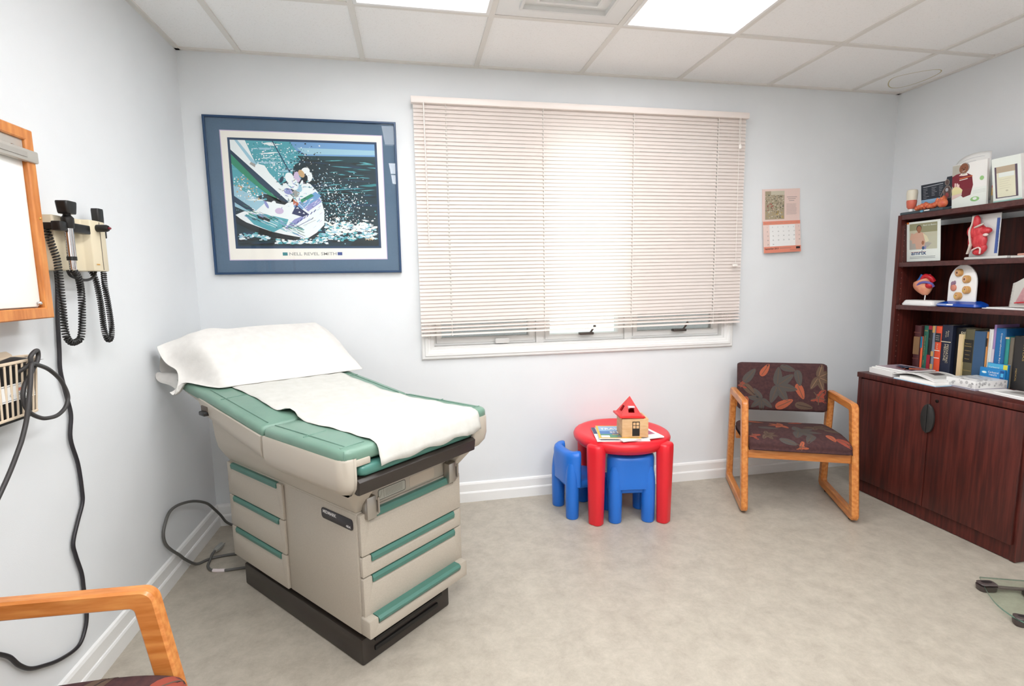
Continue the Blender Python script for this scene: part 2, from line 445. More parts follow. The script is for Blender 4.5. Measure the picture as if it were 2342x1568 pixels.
b = MB(); b.box(-.0055, .1, .004, .4555, .1305, .566, bev=.003); b.build('side_panel', M_BEIGE, TB)
def drawer(w, h, dep, hand_drop, parent, M, name='drawer', wedge=True):
    """front panel in local x (width) z (height), face towards -y; a recess at the top holds a green lip handle"""
    m0 = M
    b = MB(); b.M = m0
    m_ = .038
    prof = [(0, 0), (w, 0), (w, h), (w - m_, h), (w - m_, h - hand_drop), (m_, h - hand_drop), (m_, h), (0, h)]
    b.M = m0 @ Matrix.Rotation(R(90), 4, 'X')
    b.prism(rpoly(prof, [.004, .004, .006, .006, .008, .008, .006, .006], 3), 0, dep, bev=.003)
    # sloping scoop under the lip
    b.M = m0
    b.add([(m_, -dep, h - hand_drop), (w - m_, -dep, h - hand_drop), (w - m_, -.002, h - .01), (m_, -.002, h - .01)], [(0, 1, 2, 3)])
    f = b.build(name, M_BEIGE, parent)
    b = MB(); b.M = m0
    hh = hand_drop * .66
    b.loft([[(x, -dep * .1, h), (x, -dep * .9, h - .001), (x, -dep - .004, h - hh * .45), (x, -dep - .002, h - hh), (x, -dep * .3, h - hh * .8)] for x in (m_ + .001, w - m_ - .001)])
    b.build('handle', M_GREENH, f, fix=True)
    return f
# front drawers (face towards -Y of the table)
for z0, z1 in ((.418, .566), (.342, .414), (.196, .338)):
    drawer(.484, z1 - z0, .018, .038, TB, Matrix.Translation((-.002, .0, z0)))
drawer(.484, .066, .05, .03, TB, Matrix.Translation((-.008, .0, .134)), 'foot_step')
# side drawers, face towards -X: rotate so local x runs along -Y
MS = lambda z0: Matrix(((0, 1, 0, -.004), (-1, 0, 0, .922), (0, 0, 1, z0), (0, 0, 0, 1)))
for z0, z1 in ((.421, .566), (.276, .417), (.132, .272)):
    drawer(.462, z1 - z0, .012, .036, TB, MS(z0))
# nameplate
b = MB(); b.M = Matrix(((0, 0, -1, -.0062), (-1, 0, 0, .201), (0, 1, 0, .505), (0, 0, 0, 1)))
b.prism(rpoly([(0, 0), (.185, 0), (.185, .04), (0, .04)], .012), 0, .003, 0, bev=.001)
b.text('MIDMARK', .010, .0225, .0165, 1, .0033, width=.082, bold=.0006); b.text('404', .148, .006, .0125, 1, .0033, width=.026, bold=.0005)
b.build('nameplate', [mat('nameplate_black', '#231d22', .3), mat('silver_print', '#d9d7d6', .4)], TB)
# flared support body under the shells
CX = .2375
def outl(u0, u1, v0, v1, notch0, notch1, depth, r=.03):
    pts = [(v0, u1), (v0, u0), (notch0, u0), (notch0, max(depth, u0 + .01)), (notch1, max(depth, u0 + .01)), (notch1, u0), (v1, u0), (v1, u1)]
    return rpoly(pts, [.0, r, .006, .004, .004, .006, r, .0], 4)
b = MB()
rings = []
for z, u0, u1, v0, v1, r in ((.5725, .001, .925, -.003, .483, .006), (.60, -.012, .93, -.02, .498, .02), (.64, -.045, .92, -.045, .522, .03), (.69, -.09, .905, -.06, .535, .03), (.775, .40, .925, -.06, .535, .03)):
    rings.append([(x, y, z) for x, y in outl(u0, u1, v0, v1, .03, .448, .05, r)])
b.loft(rings); b.build('support_body', M_SHELL, TB, fix=True)
# label panel and stirrups in the recess
b = MB(); b.box(.034, .444, .002, .05, .572, .64, bev=.004)
b.M = Matrix(((1, 0, 0, .06), (0, 0, -1, .0015), (0, 1, 0, .578), (0, 0, 0, 1)))
b.prism(rpoly([(.03, .003), (.155, .003), (.155, .043), (.03, .043)], .008), 0, .0004, 1); b.prism(rpoly([(.033, .006), (.152, .006), (.152, .040), (.033, .040)], .006), 0, .0008, 2)
b.prism(rpoly([(.175, .003), (.30, .003), (.30, .043), (.175, .043)], .008), 0, .0004, 3)
for k in range(6): b.line(.062, .012 + k * .0045, .14, .012 + k * .0045, .0012, 1, .001)
b.line(.055, .008, .055, .038, .0012, 1, .001)
b.line(.038, .012, .048, .034, .0012, 1, .001)
b.build('label_panel', [M_SHELL, mat('label_ink', '#6b6a63', .5), mat('label_grey', '#b9b9ae', .5), mat('label_blank', '#c6b9a8', .5)], TB)
for x in (.035, .425):
    b = MB()
    b.box(x - .018, x + .022, -.035, .0, .545, .625, bev=.006); b.box(x + .022, x + .034, -.03, -.012, .55, .60, bev=.003)
    b.tube([(x + .002, -.01, .625), (x + .002, .02, .645), (x + .002, .06, .65)], .006)
    b.tube([(x + .028, -.036, .56), (x + .028, -.036, .615)], .004)
    b.build('stirrup', M_STEEL, TB)
# foot shell
def shell_out(d):
    v0, v1, u0, u1 = -.122 + d, .571 - d, -.118 + d, .362 - d * .3
    pts = [(v0, u1), (v0, u0), (-.070, u0), (-.070, -.02), (.462, -.02), (.462, u0), (v1, u0), (v1, u1)]
    return rpoly(pts, [0, .048, .012, .004, .004, .012, .048, 0], 6)
b = MB(); rings = []
for z, d in ((.79, .02), (.806, .008), (.806, .003), (.80, 0), (.735, 0), (.708, .005), (.686, .02), (.674, .042)):
    rings.append([(x, y, z) for x, y in shell_out(min(d, .045))])
b.loft(rings)
for x0, x1 in ((-.078, -.02), (.42, .47)): b.box(x0, x1, -.118, -.03, .778, .80, bev=.004)
b.build('foot_shell', M_SHELL, TB, fix=True)
# green seat pad
def pad(out, z0, z1, r=.016, n=5, crown=0., tilt=None):
    rings = []
    prof = [(r * .4, z0)] + [(r * (1 - math.sin(PI / 2 * k / n)), z1 - r * (1 - 1) - r * (1 - math.sin(PI / 2 * k / n)) * 0 + 0) for k in range(0)] 
    prof += [(0, z0 + .008), (0, z1 - r)] + [(r * (1 - math.cos(PI / 2 * k / n)), z1 - r + r * math.sin(PI / 2 * k / n)) for k in range(1, n + 1)]
    prof += [(r + .02, z1 + crown * .5), (r + .05, z1 + crown)]
    for d, z in prof: rings.append([(x, y, z) for x, y in out(d)])
    return rings
def seat_out(d):
    v0, v1, u0, u1 = -.117 + d, .566 - d, -.113 + d, .366 - d
    return rpoly([(v0, u1), (v0, u0), (v1, u0), (v1, u1)], [max(.004, .02 - d * .3), max(.004, .04 - d), max(.004, .04 - d), max(.004, .02 - d * .3)], 5)
b = MB(); b.loft(pad(seat_out, .79, .836, .018, crown=.003)); b.build('seat_pad', M_GREEN, TB, angle=50, fix=True)
M_PIPE = mat('green_piping', '#68897a', .4)
def piping(lines):
    for pts in lines:
        b = MB(); b.tube(pts, .002, seg=6); b.build('piping', M_PIPE, TB)
piping([[(x, .345, .8385), (x, .1, .8388), (x, -.075, .8375)] for x in (-.080, .529)] + [[(x0, .13, .8375), (x1, .13, .839)] for x0, x1 in ((-.099, -.014), (.463, .548))]
       + [[(-.099, -.075, .837), (-.014, -.078, .8385)], [(.463, -.078, .8385), (.548, -.075, .837)], [(-.102, -.098, .832), (-.106, -.104, .815), (-.106, -.105, .806)]])
# pull-out leg rest
b = MB(); b.loft(pad(lambda d: rpoly([(-.062 + d, .0), (-.062 + d, -.121 + d), (.46 - d, -.121 + d), (.46 - d, .0)], [0, .02, .02, 0], 4), .742, .778, .014)); b.build('leg_rest_pad', mat('leg_rest_green', '#4c7f74', .3), TB, angle=50, fix=True)
b = MB(); b.M = frame((-.074, -.012, .738), (0, -1, 0), (0, 0, 1)) 
b.prism(rpoly([(0, 0), (.105, 0), (.118, -.008), (.112, -.05), (.10, -.052), (0, -.03)], .003), -.534, 0, bev=.002)
b.build('leg_rest_bar', M_BAR, TB)
# back section: tilted about the joint
PV, AN = (.372, .80), R(8.2)
def back(x, s, h):  # s along, h normal
    return (x, PV[0] + s * math.cos(AN) - h * math.sin(AN), PV[1] + s * math.sin(AN) + h * math.cos(AN))
b = MB(); rings = []
for s_, dep, wv in ((.004, .085, 0.0), (.006, .10, 0.), (.10, .098, 0.), (.25, .09, 0.), (.36, .082, 0.), (.47, .074, .002), (.50, .062, .003), (.518, .034, .004), (.55, .03, .01), (.70, .028, .016), (.775, .024, .026), (.79, .016, .05)):
    v0, v1 = -.122 + wv, .571 - wv
    prof = [(v0 + .01, 0.0), (v0 + .003, .004), (v0, 0), (v0 + .001, -dep * .5), (v0 + .006, -dep * .78), (v0 + .02, -dep * .95), (v0 + .05, -dep)]
    prof += [(v1 - (x - v0), z) for x, z in prof[::-1]]
    rings.append([back(x, s_, z) for x, z in prof])
b.loft(rings); b.build('back_shell', M_SHELL, TB, fix=True)
def back_out(d):
    v0, v1 = -.117 + d, .566 - d
    return rpoly([(v0, .775 - d), (v0, .005 + d), (v1, .005 + d), (v1, .775 - d)], [.03, .012, .012, .03], 4)
b = MB(); b.loft([[back(x, y, z - .80) for x, y, z in r_] for r_ in pad(back_out, .79, .834, .018, crown=.003)]); b.build('back_pad', M_GREEN, TB, angle=50, fix=True)
piping([[back(x, .03, .0365), back(x, .5, .0365)] for x in (-.080, .529)] + [[back(x0, .36, .0355), back(x1, .36, .037)] for x0, x1 in ((-.099, .006), (.446, .546))])
b = MB(); b.box(-.123, -.06, .80, .862, .815, .85, 0, bev=.004); b.M = Matrix.Rotation(0, 4, 'X')
b.box(-.138, -.11, .80, .85, .812, .83, 1, bev=.005)
b.build('release_lever', [mat('lever_recess', '#54493f', .5), M_BLACK], TB)
# paper sheet over the pads, hanging over the foot end
rnd = random.Random(2)
def surf(u):
    if u > PV[0]:
        s_ = (u - PV[0]) / math.cos(AN); return PV[1] + s_ * math.sin(AN) + .042 * math.cos(AN)
    return .8425
def sag(u): # the paper bridges the joint softly
    return max(surf(u), .8425) + .006 * math.exp(-((u - PV[0]) / .05) ** 2)
path = [(u, sag(u)) for u in [.90 - .02 * k for k in range(49)]]
path += [(-.085, .8420), (-.105, .8395), (-.118, .833), (-.1245, .82), (-.1275, .80), (-.131, .785), (-.134, .764)]
rows = []
for i, (u, z) in enumerate(path):
    row = []
    for j in range(33):
        t = j / 32
        v = .004 + .486 * t + (.005 * math.sin(u * 21) * (1 - t) ** 3 if u > -.08 else 0) - .012 * max(0, u - .45) * (1 - t)
        if t < .1 and .30 < u < .50: v += .02 * math.exp(-((u - .40) / .035) ** 2) * (1 - t / .1)
        dz = .0012 * math.sin(u * 60 + v * 15) + .0015 * math.sin(v * 50 - u * 30) + .0012
        dy = 0
        if i > 49: dy = -.006 * abs(math.sin(v * 24 + 1)) * (i - 49) / 7 - .008 * math.exp(-((v - .40) / .05) ** 2) * math.sin(v * 130) ** 2; dz = dz * .3
        if t < .12 and .36 < u < .50: dz += .016 * math.exp(-((u - .43) / .03) ** 2) * (1 - t / .12)
        if i == len(path) - 1: dz += .004 * math.sin(v * 40)
        row.append((v, u + dy, z + dz))
    rows.append(row)
M_SHEET2 = noisy('table_paper', '#cccbc4', '#d2d1cb', ns=30, rough=.75, bump=.15, bscale=150)
M_SHEET = noisy('crepe_paper', '#d9d6d1', '#e0ddd8', ns=30, rough=.75, bump=.15, bscale=150)
b = MB(); b.loft(rows, closed=False, caps=False)
sh = b.build('paper_sheet', M_SHEET2, None, angle=80); sh.location = TB.location; sh.rotation_euler = TB.rotation_euler
md = sh.modifiers.new('thickness', 'SOLIDIFY'); md.thickness = .0006; md.offset = 1
tag(sh, 'white paper sheet running down the middle of the exam table', 'paper sheet')
# pillow in a white paper case, open end over the left edge
def pil(v, a):
    """a in [0,1): loop bottom-foot edge -> over the face -> top -> back down"""
    t = (v + .155) / .775                      # 0 = open left end, 1 = right end
    t = min(1, max(0, t))
    full = min(1, max(0, (t - .02) / .14)); full = full * full * (3 - 2 * full)
    endr = min(1, (1 - t) / .10); endr = endr ** .5
    hgt = (.66 + .34 * full) * (.35 + .65 * endr)
    u_f = .83 - .09 * (t - .2) + (.17 * (1 - full)) ; u_b = 1.155 - .03 * t + .035 * (1 - full)
    zb = lambda u: surf(u) + .004
    top_z = .185 * hgt
    ang = a * 2 * PI
    # superellipse section skewed to the head end
    c, s_ = math.cos(ang), math.sin(ang)
    px = math.copysign(abs(c) ** .75, c); pz = math.copysign(abs(s_) ** .75, s_)
    um, ul = (u_f + u_b) / 2, (u_b - u_f) / 2
    skew = .58 * full + .2
    u = um + ul * px
    if pz >= 0:
        u += skew * ul * .55 * pz * (1 if px < .4 else .3)
        w = min(1, max(0, (u - u_f) / (u_b - u_f)))
        z = zb(u) + top_z * pz * (.45 + .75 * w)
    else:
        z = zb(u) + .012 * pz
    return u, z
b = MB(); rings = []
rnd = random.Random(8)
NV, NA = 40, 40
for i in range(NV + 1):
    v = -.155 + .775 * i / NV
    t = i / NV
    r_ = []
    for k in range(NA):
        u, z = pil(v, k / NA)
        cr = math.exp(-(t / .28) ** 2)
        z += cr * (.010 * math.sin(k * .9 + i * .55) + .008 * math.sin(k * .37 - i * .8)) + .0015 * math.sin(k * .8 + i * .3)
        u += cr * .010 * math.sin(k * .6 + i * .7)
        e_ = min(1, max(0, (-.06 - v) / .07)); lowr = 1 - max(0, math.sin(k / NA * 2 * PI))
        zmin = surf(u) + .0035 if v > -.124 else surf(u) - .08
        z = max(z - e_ * lowr * .065 * min(1.2, max(0, (1.2 - u) / .2)), zmin)
        vv = v + (.02 * math.sin(k * .5) * cr)
        if t > .93: z += (t - .93) * .7 * max(0, math.sin(k / NA * 2 * PI)) * max(0, -math.cos(k / NA * 2 * PI + 2.4))
        r_.append((vv, u, z))
    rings.append(r_)
b.loft(rings, caps=False)
nv = len(b.v); b.f.append((tuple(range(nv - NA, nv)), 0))
ca = b.build('pillow_case', M_SHEET, None, angle=70, fix=True); ca.location = TB.location; ca.rotation_euler = TB.rotation_euler
md = ca.modifiers.new('thickness', 'SOLIDIFY'); md.thickness = .0008
md = ca.modifiers.new('smooth', 'SUBSURF'); md.levels = 1; md.render_levels = 1
tag(ca, 'white paper pillow case with an open crumpled end at the head of the exam table', 'pillow')
# grey power cord looping up the wall in the corner
M_GREYC = mat('grey_cord', '#5b5a57', .5)
cp = [(.42, -.44, .03), (.33, -.40, .012), (.212, -.371, .0065), (.121, -.383, .0065), (.087, -.40, .0065), (.052, -.44, .012), (.034, -.50, .07), (.030, -.545, .118),
      (.022, -.60, .175), (.016, -.63, .222), (.014, -.63, .272), (.016, -.59, .322), (.018, -.54, .338), (.022, -.455, .325), (.03, -.34, .286), (.042, -.235, .228), (.048, -.168, .168), (.054, -.10, .098), (.064, -.052, .034), (.11, -.045, .0075), (.22, -.06, .0070), (.42, -.10, .0070)]
b = MB(); b.tube(spl(cp, 6), .0065, seg=12)
pc = b.build('power_cord', M_GREYC); tag(pc, 'grey power cord looping up the corner wall behind the exam table', 'cord')
b = MB(); b.tube(spl([(.37, -.52, .0062), (.286, -.516, .0062), (.21, -.521, .0062), (.146, -.507, .0062), (.112, -.465, .0062), (.102, -.41, .0075), (.10, -.375, .019), (.104, -.345, .022)], 6), .006, seg=12)
pc = b.build('plug_cord', M_GREYC); tag(pc, 'short grey cord with a plug and white tag on the floor by the exam table', 'cord')
b = MB(); b.tube([(.104, -.35, .022), (.106, -.33, .021), (.112, -.28, .018)], [.009, .014, .013], seg=10)
for dx in (-.006, .006): b.tube([(.112 + dx, -.28, .018), (.116 + dx, -.262, .017)], .0022, seg=6)
b.build('plug', mat('grey_plug', '#9a9a94', .5), pc)
b = MB(); b.tube([(.150, -.509, .0062), (.175, -.517, .0062), (.205, -.5205, .0062)], .0078, seg=10); b.build('tag', mat('cord_tag', '#e6dbdc', .6), pc)

# ================================================================== ARMCHAIRS
M_FAB = noisy('maroon_fabric', '#3d2325', '#4b2d2c', ns=60, rough=.9, bump=.25, bscale=700)
LEAFC = [mat('leaf_slate', '#4d4844', .9), mat('leaf_rust', '#8d4030', .9), mat('leaf_olive', '#5e4a3c', .9), mat('leaf_vein_dark', '#3a2b29', .9), mat('leaf_orange', '#a3553a', .9), mat('leaf_vein_light', '#8d6f52', .9)]
def leaf_shape(kind):
    P = []
    n = 40
    for k in range(n):
        a = 2 * PI * k / n
        if kind == 'maple':
            r = .45 + .55 * max(0, math.cos(2.5 * a)) ** 1.2 if math.cos(a) > -.85 else .3
            r *= .8 + .2 * math.cos(a) + .06 * (k % 2)
            P.append((r * math.cos(a), r * math.sin(a)))
        else:
            P.append((math.cos(a) * 1.0, .42 * math.sin(a) * (1 - .35 * math.cos(a)) + .02 * (k % 2) * math.copysign(1, math.sin(a))))
    return P
def leaf(b, S, s0, t0, size, rot, kind, m, vein=3):
    if kind == 'fan':
        for k in range(5):
            a = rot + (k - 2) * .85
            leaf(b, S, s0 + size * .5 * math.cos(a), t0 + size * .5 * math.sin(a), size * .5, a, 'oval', m, vein)
        return
    P = leaf_shape(kind); n = len(P); c, s_ = math.cos(rot), math.sin(rot)
    vs = [S(s0, t0, .0010)]
    for f in (.5, 1.0):
        for x, y in P:
            x, y = x * size * f, y * size * f
            vs.append(S(s0 + x * c - y * s_, t0 + x * s_ + y * c, .0010))
    fs = [(0, 1 + k, 1 + (k + 1) % n) for k in range(n)] + [(1 + k, 1 + n + k, 1 + n + (k + 1) % n, 1 + (k + 1) % n) for k in range(n)]
    b.add(vs, fs, m)
    rays = [0] if kind == 'oval' else [-1.2566 * 2, -1.2566, 0, 1.2566, 1.2566 * 2]
    w = size * .035
    for a in rays:
        L_ = size * (.85 if kind == 'oval' else .62); x0 = -size * .8 if kind == 'oval' else 0
        q = []
        for f in range(7):
            x = x0 + (L_ - x0) * f / 6
            for sg in (-1, 1):
                X, Y = x * math.cos(a) - sg * w * math.sin(a), x * math.sin(a) + sg * w * math.cos(a)
                q.append(S(s0 + X * c - Y * s_, t0 + X * s_ + Y * c, .0016))
        b.add(q, [(2 * f, 2 * f + 1, 2 * f + 3, 2 * f + 2) for f in range(6)], vein)
def cushion(parent, name, prof, hw, axis_pt, leaves):
    """prof: closed smooth list of (y,z); arc-length param t (m); s = x (m)"""
    P = [Vector(p) for p in prof]; n = len(P)
    cum = [0]
    for i in range(n): cum.append(cum[-1] + (P[(i + 1) % n] - P[i]).length)
    cy = sum(p.x for p in P) / n; cz = sum(p.y for p in P) / n
    def pt(t):
        t = t % cum[-1]
        for i in range(n):
            if t <= cum[i + 1]:
                f = (t - cum[i]) / (cum[i + 1] - cum[i]); a, c = P[i], P[(i + 1) % n]
                d = c - a
                return a + d * f, Vector((d.y, -d.x)).normalized()
    def inset(x):
        e = max(0, abs(x) - (hw - .03)) / .03; e = min(1, e)
        return .022 * (1 - math.sqrt(max(0, 1 - e * e * .98)))
    def S(x, t, off):
        x = max(-hw + .001, min(hw - .001, x)); p, nn = pt(t)
        k = inset(x) - off
        return (x, p.x - nn.x * k, p.y - nn.y * k)
    b = MB(); xs_ = [-hw, -hw + .002, -hw + .006, -hw + .014, -hw + .022, -hw + .03] + [(-hw + .03) + (2 * hw - .06) * k / 8 for k in range(1, 8)] + [hw - .03, hw - .022, hw - .014, hw - .006, hw - .002, hw]
    rings = [[(x, pt(t)[0].x - pt(t)[1].x * inset(x), pt(t)[0].y - pt(t)[1].y * inset(x)) for t in cum[:-1]] for x in xs_]
    b.loft(rings)
    for lf in leaves: leaf(b, S, *lf)
    return b.build(name, [M_FAB] + LEAFC, parent, angle=60)
def outward(prof):  # keep the (dy,-dz) normal pointing out: profile must run clockwise seen from +x -> enforce
    a = sum(prof[i][0] * prof[(i + 1) % len(prof)][1] - prof[(i + 1) % len(prof)][0] * prof[i][1] for i in range(len(prof)))
    return prof if a > 0 else prof[::-1]
def armchair(label, loc, rz):
    t = thing('armchair', label, 'chair', loc, rz, 'oak armchairs with leaf print upholstery')
    XW, D = .278, .0175
    for sx in (-1, 1):
        b = MB()
        foot = [(0.0, 0.012), (.548, .012), (.492, .642), (.098, .642)]
        out = rpoly(foot, [.03, .03, .03, .032], 6)
        inn_pts = [(.054, .058), (.496, .058), (.448, .598), (.143, .598)]
        inn = rpoly(inn_pts, [.012, .012, .012, .012], 6)
        rings = []
        for (oy, oz), (iy, iz) in zip(out, inn):
            o_, i_ = Vector((oy, oz)), Vector((iy, iz)); dd = (i_ - o_).normalized(); c_ = .006
            pr = []
            for q, xx in ((o_, -D + c_), (o_ + dd * c_, -D), (i_ - dd * c_, -D), (i_, -D + c_), (i_, D - c_), (i_ - dd * c_, D), (o_ + dd * c_, D), (o_, D - c_)):
                pr.append((sx * XW + xx, q.x, q.y))
            rings.append(pr)
        b.loft(rings, loop=True)
        f = b.build('side_frame', M_OAKX, t, fix=True)
        for gy in (.07, .45):
            b = MB(); b.lathe([(.010, 0), (.012, .003), (.012, .0125)], c=(sx * XW, gy), seg=12); b.build('glide', M_BLACK, f)
    xi = XW - D
    b = MB(); b.box(-xi, xi, .062, .085, .318, .378, bev=.004); b.build('front_rail', noisy('oak_across', '#bd7030', '#d8914c', scale=(1.2, 9, 9), ns=7, detail=5, rough=.38, c3='#cc8040', coat=.15), t)
    b = MB(); b.box(-xi, xi, .43, .452, .318, .37, bev=.004); b.build('rear_rail', MATS['oak_across'], t)
    b = MB(); b.box(-xi, xi, .455, .475, .52, .56, bev=.004); b.build('back_rail', MATS['oak_across'], t)
    seat = outward([p[:2] for p in spl([(.045, .372, 0), (.032, .392, 0), (.036, .418, 0), (.065, .438, 0), (.15, .449, 0), (.28, .447, 0), (.40, .437, 0), (.465, .428, 0), (.485, .41, 0), (.478, .385, 0), (.46, .372, 0), (.25, .371, 0)], 4, True)])
    bk = outward([p[:2] for p in spl([(.452, .505, 0), (.434, .512, 0), (.430, .54, 0), (.440, .62, 0), (.455, .70, 0), (.468, .775, 0), (.478, .795, 0), (.500, .80, 0), (.517, .785, 0), (.512, .70, 0), (.495, .60, 0), (.478, .52, 0), (.468, .507, 0)], 4, True)])
    # arc length where each face starts
    def arc_at(prof, y, z):
        best, bt, acc = 9, 0, 0
        for i in range(len(prof)):
            dd = math.hypot(prof[i][0] - y, prof[i][1] - z)
            if dd < best: best, bt = dd, acc
            q = prof[(i + 1) % len(prof)]; acc += math.hypot(q[0] - prof[i][0], q[1] - prof[i][1])
        return bt, acc
    sgn = 1
    a0, tot = arc_at(seat, .035, .40); a1, _ = arc_at(seat, .465, .428)
    st = (lambda f: a0 + f * ((a1 - a0) if a1 > a0 and (a1 - a0) < tot * .75 else (a1 - a0 - tot if a1 > a0 else a1 - a0)))
    L = [(-.235, st(.18), .05, 1.0, 'maple', 2), (-.16, st(.22), .06, .3, 'fan', 3, 4), (.03, st(.40), .115, .2, 'fan', 1), (.17, st(.20), .042, 1.4, 'oval', 5), (.06, st(.16), .05, 2.1, 'oval', 1), (-.06, st(.08), .045, .4, 'oval', 1),
         (.225, st(.10), .05, .8, 'oval', 2), (-.03, st(.68), .075, 3.0, 'fan', 5), (-.12, st(.50), .055, .1, 'oval', 1), (.15, st(.66), .08, 1.0, 'fan', 3, 4), (-.16, st(.86), .05, .4, 'oval', 5), (-.22, st(.66), .045, 2.0, 'oval', 1), (.07, st(.9), .05, 2.6, 'oval', 2), (.22, st(.45), .05, .6, 'oval', 3, 4), (.0, st(.02), .04, .1, 'maple', 5)]
    cushion(t, 'seat_cushion', seat, xi - .002, None, L)
    b0, tb = arc_at(bk, .431, .53); b1, _ = arc_at(bk, .468, .775)
    bt = (lambda f: b0 + f * ((b1 - b0) if b1 > b0 and (b1 - b0) < tb * .75 else (b1 - b0 - tb if b1 > b0 else b1 - b0)))
    Lb = [(-.19, bt(.78), .055, -.9, 'oval', 1), (-.03, bt(.55), .115, .2, 'fan', 1), (.09, bt(.75), .05, 1.4, 'oval', 1), (.20, bt(.78), .085, .4, 'fan', 3, 6), (.10, bt(.42), .05, 1.2, 'oval', 5), (.20, bt(.28), .07, .3, 'maple', 2),
          (.01, bt(.10), .055, -.5, 'oval', 5), (-.12, bt(.2), .08, 2.4, 'fan', 1), (-.19, bt(.42), .05, .8, 'oval', 3, 4), (-.10, bt(.93), .045, -1.0, 'oval', 5), (-.24, bt(.55), .04, .5, 'maple', 2), (.12, bt(.06), .05, .2, 'oval', 3, 4), (-.22, bt(.08), .045, 1.9, 'oval', 5), (.03, bt(.98), .045, .3, 'oval', 1)]
    cushion(t, 'back_cushion', bk, xi - .004, None, Lb)
    return t
armchair('oak armchair with brown leaf print cushions beside the dark cabinet', (3.172, -.662, 0), R(-24.7))
armchair('oak armchair with its back to the left wall, in the near corner', (.587, -2.028, 0), R(86.7))

# ================================================================== THINGS ON THE WALLS
def helix(path, rad, turns, per=9):
    P = spl(path, 10); n = len(P)
    cum = [0]
    for i in range(n - 1): cum.append(cum[-1] + (P[i + 1] - P[i]).length)
    out = []; N = turns * per; i = 0
    for k in range(N + 1):
        s_ = cum[-1] * k / N
        while i < n - 2 and cum[i + 1] < s_: i += 1
        f = (s_ - cum[i]) / max(1e-9, cum[i + 1] - cum[i]); p = P[i].lerp(P[i + 1], f)
        T = (P[i + 1] - P[i]).normalized(); A = Vector((1, 0, 0)); A = (A - T * A.dot(T)).normalized(); B_ = T.cross(A)
        a = 2 * PI * k / per
        out.append(p + A * rad * math.cos(a) + B_ * rad * math.sin(a))
    return out
# film view box
t = thing('view_box', 'wall mounted light box with wooden frame and white panel at the left edge', 'light box', (0, -1.653, 1.515))
b = MB(); b.M = Matrix.Translation((0, 0, 0))
b.rim(-.375, .375, -.262, .262, [(0, .002), (0, .088), (.003, .091), (.028, .091), (.031, .088), (.031, .06)], axes='yz')
b.build('frame', M_OAK, t, fix=True)
b = MB(); b.box(.004, .07, -.36, .36, -.248, .248); b.build('housing', mat('housing_grey', '#cfcfcb', .5), t)
b = MB(); b.prism(rpoly([(-.343, -.228), (.343, -.228), (.343, .228), (-.343, .228)], .012), .071, .078, bev=.002)
for i in range(len(b.v)): x, y, z = b.v[i]; b.v[i] = (z, x, y)
b.build('view_panel', mat('opal_panel', '#f6f6f2', .3), t, fix=True)
b = MB(); b.box(.079, .083, -.343, .343, .18, .231, bev=.001); b.box(.080, .098, -.36, .378, .172, .205, bev=.004); b.box(.098, .1, -.35, .33, .182, .196, 1)
b.build('film_clip', [mat('aluminium', '#c4bfb6', .4, .3), mat('clip_grip', '#a39f98', .6)], t)
for y, z in ((.30, .205), (.331, -.218)):
    b = MB(); b.ball((.084, y, z), .006, seg=10, n=6); b.build('screw', M_CHROME, t)
b = MB(); b.ball((.091, .362, .02), .004, seg=8, n=5); b.build('switch_button', mat('brass', '#c79a55', .3, .8), t)

# diagnostic wall unit
t = thing('diagnostic_unit', 'beige wall unit with two black headed diagnostic handles on coiled cords', 'wall unit', (0, -1.067, 1.393))
oy, oz = -1.067, 1.393
M_CREAM = mat('cream_plastic', '#dcd0b4', .45)
b = MB()
b.prism(rpoly([(0, -.115), (.058, -.115), (.062, .012), (.086, .02), (.088, .064), (.082, .112), (0, .115)], .006, 3), 0, .168, bev=.004)
b.build('housing', M_CREAM, t)
b = MB(); b.box(.0858, .0892, .0655, .0675, .004, .164); b.build('panel_groove', mat('groove', '#7b7264', .6), t)
b = MB(); b.M = Matrix(((0, 0, 1, .0876), (1, 0, 0, .03), (0, 1, 0, .02), (0, 0, 0, 1))); b.rect(0, 0, .018, .004, 0, .0006); b.build('label_strip', mat('gold_label', '#cf9b4c', .5), t)
b = MB(); b.M = Matrix(((0, 0, 1, .086), (1, 0, 0, .054), (0, 1, 0, .143), (0, 0, 0, 1))); b.lathe([(.012, 0), (.0125, .006), (.012, .03), (.009, .036)], seg=16); b.build('control_knob', M_BLACK, t)
b = MB(); b.M = Matrix(((0, 0, 1, .122), (1, 0, 0, .054), (0, 1, 0, .143), (0, 0, 0, 1))); b.lathe([(.004, 0), (.004, .006), (.002, .008)], seg=10); b.build('release_button', mat('dark_red_plastic', '#7a2230', .4), t)
for (y0, y1, yc, x1) in ((-.145, .005, -.098, .094), (.112, .165, .135, .06)):
    b = MB(); b.box(.03, x1 - .02, y0 + .005, y1 - .003, .122, .142, bev=.003); b.box(x1 - .025, x1, y0, yc - .014, .118, .146, bev=.003); b.box(x1 - .025, x1, yc + .014, y1, .118, .146, bev=.003)
    b.build('cradle', M_BLACK, t)
